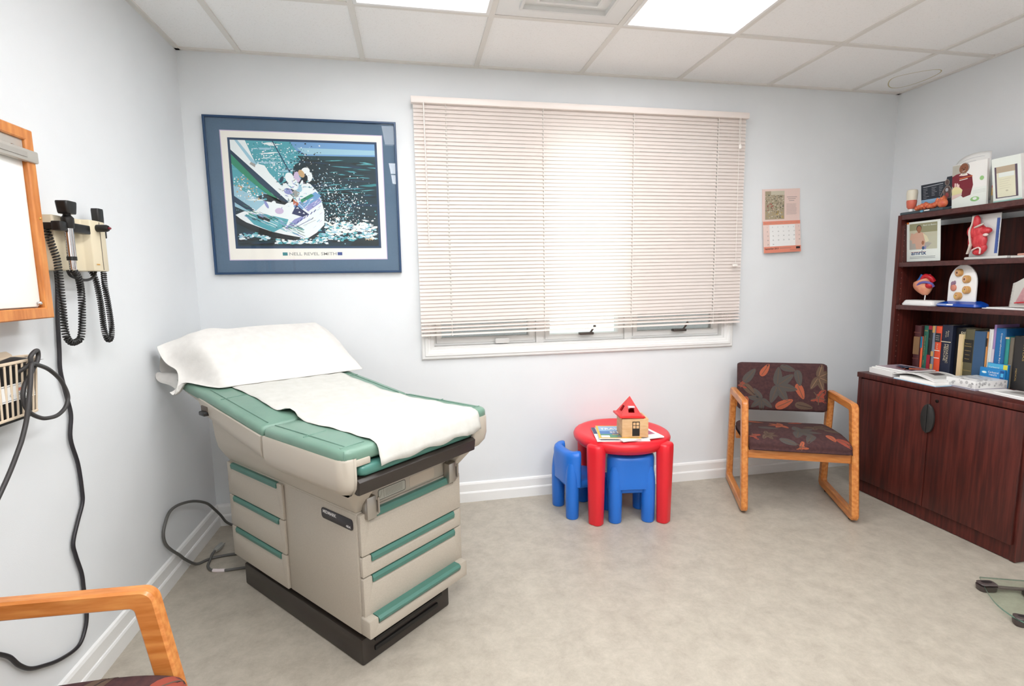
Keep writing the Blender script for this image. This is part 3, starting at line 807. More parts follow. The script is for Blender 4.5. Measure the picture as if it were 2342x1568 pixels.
def handle(x, y, head):
    b = MB(); b.lathe([(.008, .0), (.0095, .004), (.0095, .03), (.0125, .034), (.0125, .13), (.0115, .155)], 0, 16, (x, y)); h = b.build('instrument_handle', M_CHROME, t)
    b = MB(); b.lathe([(.0132, .030), (.0132, .042)], 0, 16, (x, y)); b.build('grip_ring', M_BLACK, h)
    b = MB()
    if head == 'wide':
        b.lathe([(.014, .128), (.0165, .132), (.0165, .16), (.010, .168), (.010, .178)], 0, 16, (x, y))
        b.loft([[(x + dx, y + dy, z) for dx, dy in rpoly([(-.016, -w), (.018, -w), (.018, w), (-.016, w)], .007, 4)] for z, w in ((.172, .018), (.176, .021), (.195, .025), (.207, .027), (.210, .024))])
    else:
        b.lathe([(.011, .12), (.014, .135), (.013, .16)], 0, 16, (x, y))
        b.loft([[(x + dx, y + dy, z) for dx, dy in rpoly([(-.012, -w), (.012, -w), (.012, w), (-.012, w)], .005, 4)] for z, w in ((.155, .010), (.165, .015), (.18, .017), (.212, .018), (.218, .016))])
    b.build('instrument_head', M_BLACK, h, fix=True)
    return h
handle(.085, -.092, 'wide'); handle(.05, .137, 'narrow')
b = MB(); b.tube(helix([(.045, -.125, .12), (.05, -.115, .07), (.055, -.11, .02), (.06, -.12, -.10), (.06, -.122, -.19), (.06, -.105, -.222), (.06, -.075, -.226), (.062, -.048, -.205), (.065, -.032, -.10), (.08, -.06, -.03), (.085, -.092, .0)], 0.0082, 74), .0026, seg=6)
b.build('coiled_cord', M_BLACK, t, angle=80)
b = MB(); b.tube(helix([(.05, .137, .0), (.055, .125, -.05), (.058, .128, -.12), (.058, .132, -.20), (.058, .12, -.236), (.058, .098, -.236), (.057, .088, -.20), (.055, .09, -.12), (.05, .085, -.03), (.04, .08, .005)], .0072, 72), .0025, seg=6)
b.build('coiled_cord', M_BLACK, t, angle=80)
b = MB(); b.tube(spl([(.06, -.075, .0), (.06, -.06, -.018), (.062, .0, -.03), (.06, .05, -.022), (.058, .075, .0)], 6), .0045, seg=8); b.build('link_cord', M_BLACK, t)
# mains cord down the wall
cp = [(.03, -1.155, 1.515), (.022, -1.135, 1.46), (.012, -1.116, 1.364), (.010, -1.13, 1.253), (.010, -1.142, 1.142), (.010, -1.149, 1.073), (.010, -1.133, .984), (.010, -1.125, .924), (.010, -1.141, .85), (.010, -1.12, .758), (.010, -1.116, .666), (.010, -1.122, .622), (.010, -1.154, .576), (.010, -1.189, .518), (.010, -1.185, .47), (.010, -1.168, .399), (.010, -1.167, .344), (.010, -1.167, .258), (.010, -1.187, .207), (.010, -1.228, .18), (.010, -1.309, .199), (.010, -1.38, .233), (.010, -1.428, .263), (.010, -1.463, .302), (.010, -1.494, .352), (.010, -1.55, .40), (.010, -1.62, .42)]
b = MB(); b.tube(spl(cp, 6), .0058, seg=12)
tag(b.build('power_cord', mat('black_cord', '#262428', .45)), 'long black power cord hanging down the left wall below the beige unit', 'cord')
# wire basket, cuff and hose
BY = -1.468
t = thing('wire_basket', 'beige wire basket hung on the left wall holding a black cuff', 'basket', (0, BY, 1.0))
M_WIRE = mat('beige_wire', '#d8c6ae', .45)
def bk_out(z, k=0.):
    f = .90 + .10 * (z / .15)
    return rpoly([(.004, -.205 * f), (.004, .205 * f), (.088 * f + .0, .10 * f), (.088 * f, -.10 * f)], [.004, .02, .03, .03], 4)
b = MB()
for z, r in ((.0, .004), (.145, .0045)):
    b.tube([(x, y, z) for x, y in bk_out(z)], r, closed=True, seg=6)
b.build('rim', M_WIRE, t)
def along(pts, s_):
    L_ = [0]
    n = len(pts)
    for i in range(n): L_.append(L_[-1] + math.dist(pts[i], pts[(i + 1) % n]))
    s_ *= L_[-1]
    for i in range(n):
        if s_ <= L_[i + 1]:
            f = (s_ - L_[i]) / max(1e-9, L_[i + 1] - L_[i]); a, c = pts[i], pts[(i + 1) % n]
            return (a[0] + (c[0] - a[0]) * f, a[1] + (c[1] - a[1]) * f)
lo, hi = bk_out(0), bk_out(.145)
b = MB()
for k in range(21):
    s_ = .435 + .54 * k / 21
    a, c = along(lo, s_), along(hi, s_)
    b.tube([(a[0], a[1], 0), (c[0], c[1], .145)], .0034, seg=6, flat=.6)
for y in (-.09, -.045, 0, .045, .09): b.tube([(.004, y, 0), (.08, y, 0)], .003, seg=6)
b.build('wire_bars', M_WIRE, t)
b = MB(); b.prism(rpoly([(-.05, .14), (.16, .14), (.12, .165), (-.02, .165)], .008), 0, .003)
for i in range(len(b.v)): x, y, z = b.v[i]; b.v[i] = (z + .001, x, y)
b.build('hanger_plate', M_WIRE, t, fix=True)
b = MB(); b.ball((.008, .055, .178), .006, seg=10, n=6); b.build('mounting_screw', mat('screw_grey', '#77716a', .4, .6), t)
b = MB(); b.loft([[(x * .86 + .006, y * .90, z) for x, y in bk_out(z)] for z in (-.012, .004, .10, .136)])
b.grid(12, 6, lambda u, v: (.014 + .058 * v, -.155 + .31 * u, .136 + .016 * math.sin(PI * min(1, v + .25)) * (.6 + .4 * math.sin(u * 17))))
b.build('pressure_cuff', mat('black_nylon', '#171618', .5), None)
cuff = bpy.data.objects['pressure_cuff']; cuff.location = (0, BY, 1.0); tag(cuff, 'black pressure cuff with a white label stuffed into the wire basket', 'cuff')
b = MB(); b.M = Matrix(((0, 0, 1, .0824), (1, 0, 0, -.09), (0, 1, 0, .045), (0, 0, 0, 1)))
b.rect(0, 0, .175, .045, 0, 0); b.rect(.11, .024, .14, .032, 2, .0003); b.line(.0, .004, .175, .004, .001, 1, .0003); b.line(0, .041, .175, .041, .001, 1, .0003); b.text('os', .085, .013, .014, 1, .0003); b.text('oz', .114, .013, .014, 1, .0003); b.text('un', .142, .013, .014, 1, .0003)
b.build('label', [mat('label_white', '#e4e3e0', .6), mat('label_dark', '#3a414b', .6), mat('label_coral', '#dd8a72', .6)], cuff)
hp = [(.07, -1.44, 1.11), (.10, -1.417, 1.135), (.104, -1.416, 1.155), (.106, -1.404, 1.167), (.104, -1.388, 1.169), (.10, -1.380, 1.157), (.10, -1.386, 1.141), (.099, -1.405, 1.12), (.099, -1.426, 1.098), (.099, -1.441, 1.086), (.099, -1.452, 1.063), (.099, -1.453, 1.041), (.10, -1.448, 1.02), (.10, -1.431, 1.001), (.10, -1.403, .984), (.10, -1.378, .976), (.10, -1.337, .973), (.10, -1.303, .984), (.10, -1.285, 1.002), (.10, -1.281, 1.022), (.10, -1.291, 1.05), (.102, -1.312, 1.078), (.106, -1.356, 1.111), (.108, -1.395, 1.129), (.109, -1.42, 1.137), (.112, -1.432, 1.125), (.114, -1.445, 1.085), (.114, -1.455, 1.053), (.114, -1.466, 1.02), (.112, -1.475, .988), (.11, -1.492, .951), (.108, -1.503, .93), (.10, -1.54, .867), (.09, -1.60, .79), (.08, -1.68, .72)]
b = MB(); b.tube(spl(hp, 6), .0056, seg=12)
tag(b.build('rubber_hose', mat('dark_rubber', '#3a3838', .5)), 'dark rubber hose looped over the front of the wire basket', 'hose')

# framed sailing print
t = thing('framed_print', 'framed sailing yacht print with blue mat on the back wall', 'picture', (.584, 0, 1.801))
PW, PH = .484, .406
b = MB(); b.rim(-PW, PW, -PH, PH, [(0, -.002), (0, -.022), (.002, -.024), (.009, -.024), (.011, -.022), (.011, -.006)]); b.build('frame', mat('navy_frame', '#1e3f63', .35), t, fix=True)
b = MB(); b.box(-PW + .01, PW - .01, -.012, -.003, -PH + .01, PH - .01); b.build('mat_board', noisy('blue_grey_mat', '#50687f', '#566f86', ns=200, rough=.8), t)
b = MB(); b.M = Matrix(((1, 0, 0, -.405), (0, 0, -1, -.0125), (0, 1, 0, -.328), (0, 0, 0, 1)))
cols = ['#f2efe6', '#1d3c5c', '#12303a', '#0b1c22', '#2f7f86', '#4fa3b0', '#9cc7d8', '#6f9fce', '#e9f1f2', '#2c8a6a', '#1a3a52', '#5bb0b8', '#8d93c9', '#c8a77a', '#1e2b57', '#3d4f8a', '#c9b9d6', '#9b9c98', '#b5603f', '#123c44']
pm = [mat('print_ink_' + c.strip('#'), c, .6) for c in cols]
w_, h_ = .81, .66
b.rect(-.004, -.004, w_ + .004, h_ + .004, 16, 0)
b.rect(0, 0, w_, h_, 0, .0002)
b.rect(.031, .058, .783, .627, 1, .0004)
ix, iy, iw, ih = .043, .07, .728, .545
def Q(pts): return [(ix + iw * max(0, min(1, x)), iy + ih * (1 - max(0, min(1, y)))) for x, y in pts]
rnd = random.Random(11)
b.poly(Q([(0, 0), (1, 0), (1, 1), (0, 1)]), 2, .0006)
b.poly(Q([(0, 0), (.62, 0), (.5, .16), (.42, .22), (.40, .34), (.2, .5), (0, .62)]), 5, .0008)
b.poly(Q([(.40, 0), (1, 0), (1, .12), (.5, .13), (.45, .09)]), 7, .0009); b.poly(Q([(.45, .055), (1, .06), (1, .105), (.5, .115)]), 6, .0010)
b.poly(Q([(.45, .13), (1, .12), (1, .17), (.48, .19)]), 19, .0010)
b.poly(Q([(0, .42), (.1, .5), (.25, .6), (.2, .75), (0, .62)]), 6, .0010)
def streaks(n, x0, x1, y0, y1, ms, l0, l1, t0, t1, z):
    for _ in range(n):
        x, y, l, th = rnd.uniform(x0, x1), rnd.uniform(y0, y1), rnd.uniform(l0, l1), rnd.uniform(t0, t1)
        a = rnd.uniform(-.15, .15)
        pts = []
        for k in range(9): f = k / 8; pts.append((x + l * (f - .5), y + a * l * (f - .5) + th * math.sin(PI * f) * rnd.uniform(.5, 1)))
        for k in range(7, 0, -1): f = k / 8; pts.append((x + l * (f - .5), y + a * l * (f - .5) - th * math.sin(PI * f) * rnd.uniform(.3, 1)))
        b.poly(Q(pts), rnd.choice(ms), z + rnd.uniform(0, .0001))
streaks(70, .5, 1, .16, .95, [3, 19, 3, 4, 10], .1, .3, .006, .02, .0012)
streaks(26, .62, 1, .16, .5, [4, 5, 11], .05, .16, .003, .008, .0014)
streaks(40, 0, .45, .02, .6, [6, 8, 11, 5, 6], .05, .16, .006, .02, .0014)
streaks(40, 0, .6, .84, .98, [3, 3, 10, 19], .08, .25, .006, .02, .0013)
def spray(n, cx, cy, sx, sy, ms, r0, r1, z):
    for _ in range(n):
        x, y = rnd.gauss(cx, sx), rnd.gauss(cy, sy)
        if not (.005 < x < .995 and .005 < y < .995): continue
        r_ = rnd.uniform(r0, r1); k = rnd.randint(4, 6); a0 = rnd.uniform(0, 6)
        b.poly(Q([(x + r_ * rnd.uniform(.6, 1.2) * math.cos(a0 + 2 * PI * j / k), y + r_ * 1.3 * rnd.uniform(.6, 1.2) * math.sin(a0 + 2 * PI * j / k)) for j in range(k)]), rnd.choice(ms), z + rnd.uniform(0, .00015))
spray(420, .30, .17, .12, .13, [8, 6, 8, 8, 4], .002, .007, .0017); spray(160, .08, .48, .06, .1, [8, 6, 13], .003, .008, .0017)
spray(420, .74, .62, .09, .13, [8, 8, 6, 11], .002, .007, .0017); spray(150, .52, .22, .06, .07, [3, 3, 2], .003, .007, .0018); spray(200, .62, .42, .07, .08, [8, 3, 6], .0015, .005, .0019)
# foam: short irregular strokes
def foam(n, x0, x1, y0, h0, ms):
    for _ in range(n):
        x = rnd.uniform(x0, x1); y = y0 + h0 * rnd.gauss(0, .5) + .015 * math.sin(x * 40); r_ = rnd.uniform(.004, .015)
        if not (.02 < x < .98 and .02 < y < .975): continue
        b.poly(Q([(x + r_ * 1.5 * math.cos(a) * rnd.uniform(.4, 1.2), y + r_ * .9 * math.sin(a) * rnd.uniform(.4, 1.2)) for a in [2 * PI * j / 7 for j in range(7)]]), rnd.choice(ms), .0020 + rnd.uniform(0, .0002))
foam(320, .62, 1, .82, .07, [8, 8, 8, 0, 6, 11]); foam(170, .26, .62, .955, .04, [8, 8, 0, 6, 11, 5]); foam(150, .56, 1, .91, .05, [8, 6, 11, 5, 0]); foam(60, .02, .22, .90, .03, [8, 6, 11])
b.poly(Q([(.80, .97), (.84, .93), (1, .94), (1, 1), (.79, 1)]), 3, .0023)
# yacht
b.poly(Q([(0, .0), (.10, 0), (.16, .21), (.22, .23), (.25, .30), (.36, .47), (.43, .56), (.36, .58), (.22, .40), (0, .10)]), 8, .0024)
b.poly(Q([(.03, 0), (.05, 0), (.17, .22), (.15, .24)]), 6, .0025); b.poly(Q([(.13, .20), (.16, .22), (.155, .25), (.12, .22)]), 17, .0026)
b.poly(Q([(0, .09), (.20, .35), (.37, .575), (.34, .59), (.18, .40), (0, .13)]), 10, .0026)
b.poly(Q([(0, .13), (.18, .40), (.33, .585), (.27, .55), (.12, .38), (0, .22)]), 9, .0027)
b.line(ix + iw * .285, iy + ih, ix + iw * .39, iy + ih * .71, .0045, 1, .0027)
b.poly(Q([(0, .70), (.06, .665), (.14, .66), (.26, .52), (.38, .58), (.47, .36), (.53, .40), (.575, .47), (.60, .56), (.615, .66), (.61, .79), (.55, .87), (.49, .92), (.44, .925), (.30, .89), (.16, .82), (.05, .76)]), 8, .0024)
b.poly(Q([(0, .71), (.08, .78), (.2, .845), (.32, .885), (.44, .915), (.40, .945), (.25, .92), (.1, .85), (0, .78)]), 3, .0025)
b.poly(Q([(.06, .70), (.20, .69), (.36, .74), (.34, .80), (.25, .865), (.12, .79)]), 5, .0026); b.poly(Q([(.14, .70), (.25, .73), (.22, .77), (.15, .73)]), 3, .0027); b.poly(Q([(.24, .76), (.34, .77), (.30, .82), (.23, .82)]), 11, .0027)
b.poly(Q([(.0, .52), (.13, .65), (.10, .67), (0, .58)]), 10, .0026)
b.poly(Q([(.22, .50), (.36, .58), (.34, .60), (.22, .57)]), 3, .0027)
b.poly(Q([(.40, .61), (.56, .47), (.60, .51), (.50, .62), (.42, .66)]), 7, .0027); b.poly(Q([(.45, .55), (.53, .49), (.55, .51), (.46, .58)]), 9, .0028); b.poly(Q([(.47, .63), (.585, .53), (.60, .57), (.50, .66)]), 12, .0028)
b.poly(Q([(.33, .83), (.40, .74), (.47, .70), (.46, .74), (.38, .82)]), 12, .0027)
b.poly(Q([(.385, .685), (.42, .60), (.505, .69), (.46, .715)]), 14, .0029); b.poly(Q([(.40, .54), (.44, .58), (.43, .61), (.40, .60)]), 18, .0029)
for x, y in ((.43, .63), (.44, .67), (.47, .68)): b.poly(Q([(x, y - .01), (x + .008, y + .006), (x - .01, y + .003)]), 8, .0030)
b.line(*[c for p in Q([(.40, .53), (.535, .72)]) for c in p], .0022, 8, .0031); b.line(*[c for p in Q([(.535, .72), (.52, .74)]) for c in p], .0028, 1, .0031)
for (x, y, a, c, m) in ((.36, .44, .03, .05, 8), (.41, .40, .035, .06, 8), (.44, .33, .025, .05, 16), (.385, .34, .03, .05, 8), (.47, .30, .02, .04, 13), (.50, .27, .03, .03, 8), (.52, .33, .025, .05, 8), (.33, .36, .012, .035, 10), (.495, .36, .015, .05, 3), (.44, .43, .025, .05, 6), (.42, .49, .03, .03, 17), (.50, .44, .02, .05, 8), (.37, .47, .03, .03, 12), (.26, .61, .02, .05, 8), (.215, .6, .01, .04, 12), (.30, .66, .03, .03, 16)):
    b.oval(ix + iw * x, iy + ih * (1 - y), iw * a, ih * c, m, .0028 + .0001 * rnd.random(), rnd.uniform(-.6, .6), 12)
for k in range(7): b.line(*[c for p in Q([(.39 + .025 * k, .80 - .022 * k), (.405 + .025 * k, .775 - .022 * k)]) for c in p], .004, 15, .0030)
b.line(*[c for p in Q([(.385, .83), (.53, .73)]) for c in p], .0025, 15, .0030); b.line(*[c for p in Q([(.46, .80), (.55, .745)]) for c in p], .0015, 17, .0030)
for _ in range(90):
    x, y = rnd.gauss(.42, .07), rnd.gauss(.45, .10); r_ = rnd.uniform(.006, .018); a0 = rnd.uniform(0, 3)
    b.poly(Q([(x + r_ * math.cos(a0 + q) * k, y + r_ * 1.2 * math.sin(a0 + q) * k) for q, k in ((0, 1), (.7, .35), (2.6, .35), (PI, 1), (3.9, .35), (5.6, .35))]), rnd.choice([8, 8, 12, 16, 6, 10, 5, 17]), .00315 + rnd.uniform(0, .0001))
for _ in range(110):
    x, y = rnd.uniform(.05, .42), 0; y = .66 + .5 * (x - .05) + rnd.uniform(-.06, .05); L0 = rnd.uniform(.02, .06)
    b.line(*[c for p in Q([(x, y), (x + L0, y + L0 * .62)]) for c in p], rnd.uniform(.001, .004), rnd.choice([5, 8, 11, 12, 6, 3, 9]), .0030 + rnd.uniform(0, .0001))
for _ in range(40):
    x = rnd.uniform(.46, .59); y = rnd.uniform(.55, .85); b.line(*[c for p in Q([(x, y), (x + .02, y - .02)]) for c in p], rnd.uniform(.001, .003), rnd.choice([8, 16, 0, 6]), .0029)
b.text('NR', ix + iw * .90, iy + ih * .055, .02, 13, .0030, width=.04)
b.text('NELL REVEL SMITH', .295, .021, .0225, 17, .0004, width=.245, bold=.0004); b.rect(.263, .02, .288, .037, 4, .0004); b.rect(.547, .02, .572, .037, 15, .0004)
b.build('print', pm, t)
b = MB(); b.box(-PW + .011, PW - .011, -.0205, -.0190, -PH + .011, PH - .011); b.build('glass', clear_glass('picture_glass', '#ffffff', 1.45), t)

# wall calendar
cal = thing('wall_calendar', 'pink wall calendar open at a month page, right of the window', 'calendar', (3.482, -.002, 1.898)); cal.rotation_euler = (0, R(-2.6), 0)
cm = [mat('calendar_pink', '#e8cfc6', .7), mat('calendar_coral', '#e08b74', .7), mat('calendar_white', '#eeeeec', .7), mat('calendar_ink', '#6d6a6a', .7), mat('calendar_photo', '#a79a82', .7), mat('photo_dark', '#5d574c', .7), mat('photo_light', '#c9c2ad', .7), mat('photo_red', '#a3574c', .7), mat('photo_gold', '#c0a258', .7), mat('calendar_black', '#2b2426', .7), mat('photo_green', '#6f7a5c', .7)]
def vframe(x, y, z, tilt=0): return Matrix.Translation((x, y, z)) @ Matrix.Rotation(R(90) + tilt, 4, 'X')
b = MB(); b.box(-.136, .136, -.006, -.001, -.203, 0); b.M = vframe(-.136, -.0062, -.203)
b.rect(.018, .012, .158, .19, 4, .0002)
b.rect(.06, .165, .158, .19, 6, .0003)
for _ in range(230):
    x, y = rnd.uniform(.022, .152), rnd.uniform(.015, .165); r_ = rnd.uniform(.002, .006)
    m_ = 7 if (x < .075 and .07 < y < .11 and rnd.random() < .7) else (8 if (y < .06 and rnd.random() < .4) else rnd.choice([5, 6, 4, 10, 5, 6]))
    b.poly([(x + r_ * rnd.uniform(.5, 1.3) * math.cos(a), y + r_ * rnd.uniform(.4, 1.2) * math.sin(a)) for a in (0, 1.3, 2.5, 3.8, 5)], m_, .0004 + rnd.uniform(0, .0002))
for k in range(3): b.line(.175 + .008 * k, .15 - k * .011, .25 - .01 * k, .15 - k * .011, .0022, 3, .0003)
for k in range(16): b.line(.172, .108 - k * .0045, .25 - rnd.uniform(0, .01), .108 - k * .0045, .0007, 3, .0003)
b.build('picture_page', cm, cal)
b = MB(); b.M = vframe(-.136, -.007, -.203, R(-3)) @ Matrix.Translation((0, -.202, 0))
b.box(0, .272, 0, .202, .000, .003)
b.rect(0, .180, .272, .202, 1, .0034); b.rect(0, 0, .272, .040, 1, .0034); b.rect(.045, .042, .232, .178, 2, .0034)
for k, dname in enumerate(('Sun', 'Mon', 'Tue', 'Wed', 'Thu', 'Fri', 'Sat')): b.text(dname, .010 + .0385 * k, .187, .009, 4, .0037)
for dday in range(1, 31):
    c_, r_ = (dday - 1) % 7, (dday - 1) // 7
    b.text(str(dday), .026 + .0385 * c_, .160 - .0275 * r_, .011, 3, .0037)
b.text('September 2013', .006, .022, .015, 9, .0037, width=.10, bold=.0003); b.line(.115, .027, .20, .027, .002, 3, .0037); b.rect(.236, .02, .266, .034, 9, .0037); b.line(.19, .012, .268, .012, .0015, 3, .0037)
b.build('month_page', cm, cal)

# ================================================================== CHILDREN'S TABLE
TX, TY, TZ = 2.283, -.285, .472
M_RED = mat('red_plastic', '#e0202e', .34)
M_REDT = M_RED
M_BLUE = mat('blue_plastic', '#1f6fd0', .34)
kt = thing('play_table', 'round red plastic play table with four thick legs', 'table', (TX, TY, 0))
b = MB(); b.lathe([(.0, .398), (.235, .398), (.248, .402), (.256, .412), (.266, .421), (.274, .433), (.276, .447), (.270, .460), (.258, .467), (.235, .4685), (.225, .4665), (.0, .4665)], 0, 64); b.build('tabletop', M_RED, kt, angle=60)
for a in (218, 306, 52, 124):
    a = R(a); rr = .252 if a < 2.5 else .266
    b = MB(); b.M = Matrix.Translation((rr * math.cos(a), rr * math.sin(a), 0)) @ Matrix.Rotation(a + PI / 2, 4, 'Z')
    sec = lambda w, d: rpoly([(-w, -d), (w, -d), (w, d * .55), (-w, d * .55)], [d * .7, d * .7, d * .4, d * .4], 5)
    b.loft([[(x, y + .0, z) for x, y in sec(w, d)] for z, w, d in ((.0, .034, .034), (.003, .038, .038), (.006, .039, .039), (.22, .044, .043), (.40, .049, .047), (.438, .049, .047), (.448, .044, .042), (.452, .034, .032))])
    b.build('leg', M_RED, kt, angle=50, fix=True)
def kid_chair(label, loc, rz):
    t = thing('child_chair', label, 'chair', loc, rz, 'blue plastic chairs at the red table')
    # local: front towards +Y; back legs at y=0
    for x in (-.0925, .0925):
        for y in (0, .165):
            b = MB(); b.lathe([(.026, 0), (.034, .002), (.036, .008), (.038, .12)] + ([(.0385, .20), (.037, .24), (.033, .28), (.026, .32)] if y == 0 else [(.039, .205)]), 0, 18, (x, y)); b.build('leg', M_BLUE, t, angle=50)
    b = MB()
    b.loft([[(x, y, z) for x, y in rpoly([(-w, y0), (w, y0), (w, y1), (-w, y1)], .035, 6)] for z, w, y0, y1 in ((.165, .095, -.01, .18), (.172, .105, -.015, .195), (.20, .112, -.015, .201), (.212, .108, -.012, .197), (.216, .095, -.002, .185))])
    b.build('seat', M_BLUE, t, angle=50, fix=True)
    # curved back, wrapping round the sitter
    b = MB(); rings = []
    n = 36
    for i in range(n + 1):
        f = i / n * 2 - 1
        a = f * 1.5; sa, ca = math.sin(a), math.cos(a)
        xx = .103 * math.copysign(abs(sa) ** .5, sa) / math.sin(1.5) ** .5; yy = .062 - .069 * abs(ca) ** .5
        e = min(1, (1 - abs(f)) / .10); rr = .031 * (.55 + .45 * math.sqrt(max(0, 1 - (1 - e) ** 2)))
        z0 = .185 + .012 * (1 - abs(f)); z1 = .388 - .008 * (1 - abs(f)) 
        sec = [(rr * .95, z0), (rr, z1 - .03), (rr * .85, z1 - .012), (rr * .45, z1 - .002), (-rr * .45, z1 - .002), (-rr * .85, z1 - .012), (-rr, z1 - .03), (-rr * .95, z0)]
        nx, ny = math.copysign(abs(sa) ** 1.5, sa), -abs(ca) ** 1.5; nn = math.hypot(nx, ny); nx, ny = nx / nn, ny / nn
        rings.append([(xx + nx * q, yy + ny * q, z) for q, z in sec])
    b.loft(rings)
    b.build('backrest', M_BLUE, t, angle=60, fix=True)
    return t
kid_chair('blue plastic child chair seen from behind, tucked under the front of the red table', (2.272, -.464, 0), R(-8))
kid_chair('blue plastic child chair at the left end of the red table, nearest the exam table', (1.95, -.262, 0), R(-81))
# magazines and toy house on the play table
def slab(b, w, d, z0, z1, bend=0., m=0, n=8, x0=0, y0=0):
    rows = []
    for i in range(n + 1):
        f = i / n; dz = bend * math.sin(PI * f)
        rows.append([(x0 + w * f, y0, z0 + dz * .3), (x0 + w * f, y0 + d, z0 + dz * .3), (x0 + w * f, y0 + d, z1 + dz), (x0 + w * f, y0, z1 + dz)])
    b.loft(rows, m)
mg = [M_PAPER, mat('cover_yellow', '#e8b83c', .4), mat('cover_blue', '#3f78b8', .4), mat('cover_sky', '#8fb8dc', .4), mat('cover_green', '#4f9276', .4), mat('cover_white', '#f4f4f2', .4), mat('cover_pink', '#b0587a', .4), mat('cover_navy', '#233f66', .4), mat('cover_orange', '#e08a4e', .4), mat('cover_grey', '#7c7f88', .4)]
def magazine(name, label, loc, rz, w, d, th, deco, group=None, bend=0.):
    b = MB(); slab(b, w, d, 0, th, bend)
    b.M = Matrix.Translation((0, 0, th + bend)); deco(b, w, d) if deco else None
    o = b.build(name, mg); return tag(o, label, 'magazine', group, loc, rz)
def d_travel(b, w, d):
    b.rect(0, 0, w, d, 1, .0003); b.rect(.012, .012, w - .012, d - .012, 2, .0005); b.rect(.012, d * .55, w - .012, d - .012, 3, .0006); b.rect(.012, .012, w - .012, d * .32, 4, .0006); b.rect(w * .45, .012, w - .012, d * .20, 9, .0007)
    b.text('TRAVELER', .02, d * .66, .052, 5, .0009, width=w * .86, bold=.001); b.text('SMALL', w * .30, d * .40, .040, 5, .0009, width=w * .5, bold=.001); b.text('CITIES', w * .34, d * .26, .030, 8, .0009, width=w * .46, bold=.001); b.rect(.014, .014, .06, .05, 5, .0009)
def d_plain(b, w, d): b.rect(.004, .004, w - .004, d - .004, 0, .0003); b.rect(.0, d * .5, .02, d, 7, .0004); b.rect(.02, .01, w * .9, .03, 9, .0004)
def d_pink(b, w, d): b.rect(.0, .0, w, d, 5, .0003); b.rect(.02, d * .25, w - .02, d * .6, 6, .0004); b.rect(w * .3, d * .75, w - .03, d - .02, 9, .0004); b.rect(.03, .02, .1, .05, 8, .0004)
zt = .469
magazine('magazine', 'lowest white magazine on the red table, peeking out left of the yellow one', (2.07, -.465, zt), R(-12), .285, .25, .006, d_plain, 'magazines on the red table')
magazine('magazine', 'pink and white magazine under the right side of the toy house', (2.195, -.522, zt + .0065), R(6), .25, .23, .006, d_pink, 'magazines on the red table')
magazine('magazine', 'yellow bordered travel magazine on the red table, left of the toy house', (2.083, -.462, zt + .0135), R(-15), .225, .24, .005, d_travel, 'magazines on the red table')
hx = thing('toy_house', 'wooden toy house with a red pyramid roof on the red table', 'toy house', (2.285, -.432, zt + .0190), R(-10))
M_BEECH = noisy('beech', '#d3a878', '#deb88a', scale=(3, 3, 12), ns=8, rough=.5)
b = MB(); th = .009
hw_, hd_, hh_ = .071, .066, .103
for a in ((-hw_, hw_, -hd_, -hd_ + th), (-hw_, hw_, hd_ - th, hd_), (-hw_, -hw_ + th, -hd_ + th, hd_ - th), (hw_ - th, hw_, -hd_ + th, hd_ - th)): b.box(a[0], a[1], a[2], a[3], 0, hh_, bev=.0015)
b.box(-hw_ + th, hw_ - th, -hd_ + th, hd_ - th, 0, .006)
b.build('walls', M_BEECH, hx)
b = MB(); b.M = vframe(0, -hd_ - .0004, 0)
b.rect(-.016, .008, .024, .088, 0, .0)
for x0 in (-.0125, .0055): 
    for z0 in (.050, .068): b.rect(x0, z0, x0 + .0145, z0 + .015, 1, .0004)
b.build('door', [mat('toy_black', '#1d1a19', .5), M_BEECH], hx)
rf = MB()
r0, r1, za, zb_ = .088, .006, .0, .105
rf.box(-.069, .069, -.066, .066, 0, .011, 0, bev=.002)
def tri(s_):  # sloped face with a square window opening: build around the hole
    pass
for q in range(4):
    Mq = Matrix.Rotation(q * PI / 2, 4, 'Z')
    def P3(x, f): # f 0..1 up the slope
        e = .056; return Mq @ Vector((x, -e * (1 - f), .011 + .098 * f))
    e = .056; f0, f1 = .16, .46; wx = .017
    L_ = lambda f: e * (1 - f)
    pts = [(-e, 0), (e, 0), (L_(f0), f0), (L_(f1), f1), (0, 1), (-L_(f1), f1), (-L_(f0), f0), (-wx, f0), (wx, f0), (wx, f1), (-wx, f1)]
    V = [tuple(P3(x, f)) for x, f in pts]
    rf.add(V, [(0, 1, 2, 8, 7, 6), (2, 3, 9, 8), (7, 10, 5, 6), (3, 4, 5, 10, 9)], 0)
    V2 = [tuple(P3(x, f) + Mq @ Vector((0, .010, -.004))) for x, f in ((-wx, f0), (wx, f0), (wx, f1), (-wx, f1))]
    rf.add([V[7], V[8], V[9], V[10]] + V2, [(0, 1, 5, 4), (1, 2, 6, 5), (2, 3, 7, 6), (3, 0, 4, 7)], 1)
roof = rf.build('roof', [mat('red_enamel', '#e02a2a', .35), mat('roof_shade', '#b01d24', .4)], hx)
roof.location = (-.022, -.006, hh_); roof.rotation_euler = (0, R(2.5), R(4)); roof.location.z += .004
b = MB(); b.box(-.018, .018, -.044, -.024, .052, .060, bev=.002); b.build('dormer_shade', mat('pale_pink', '#f2d6dc', .4), roof)

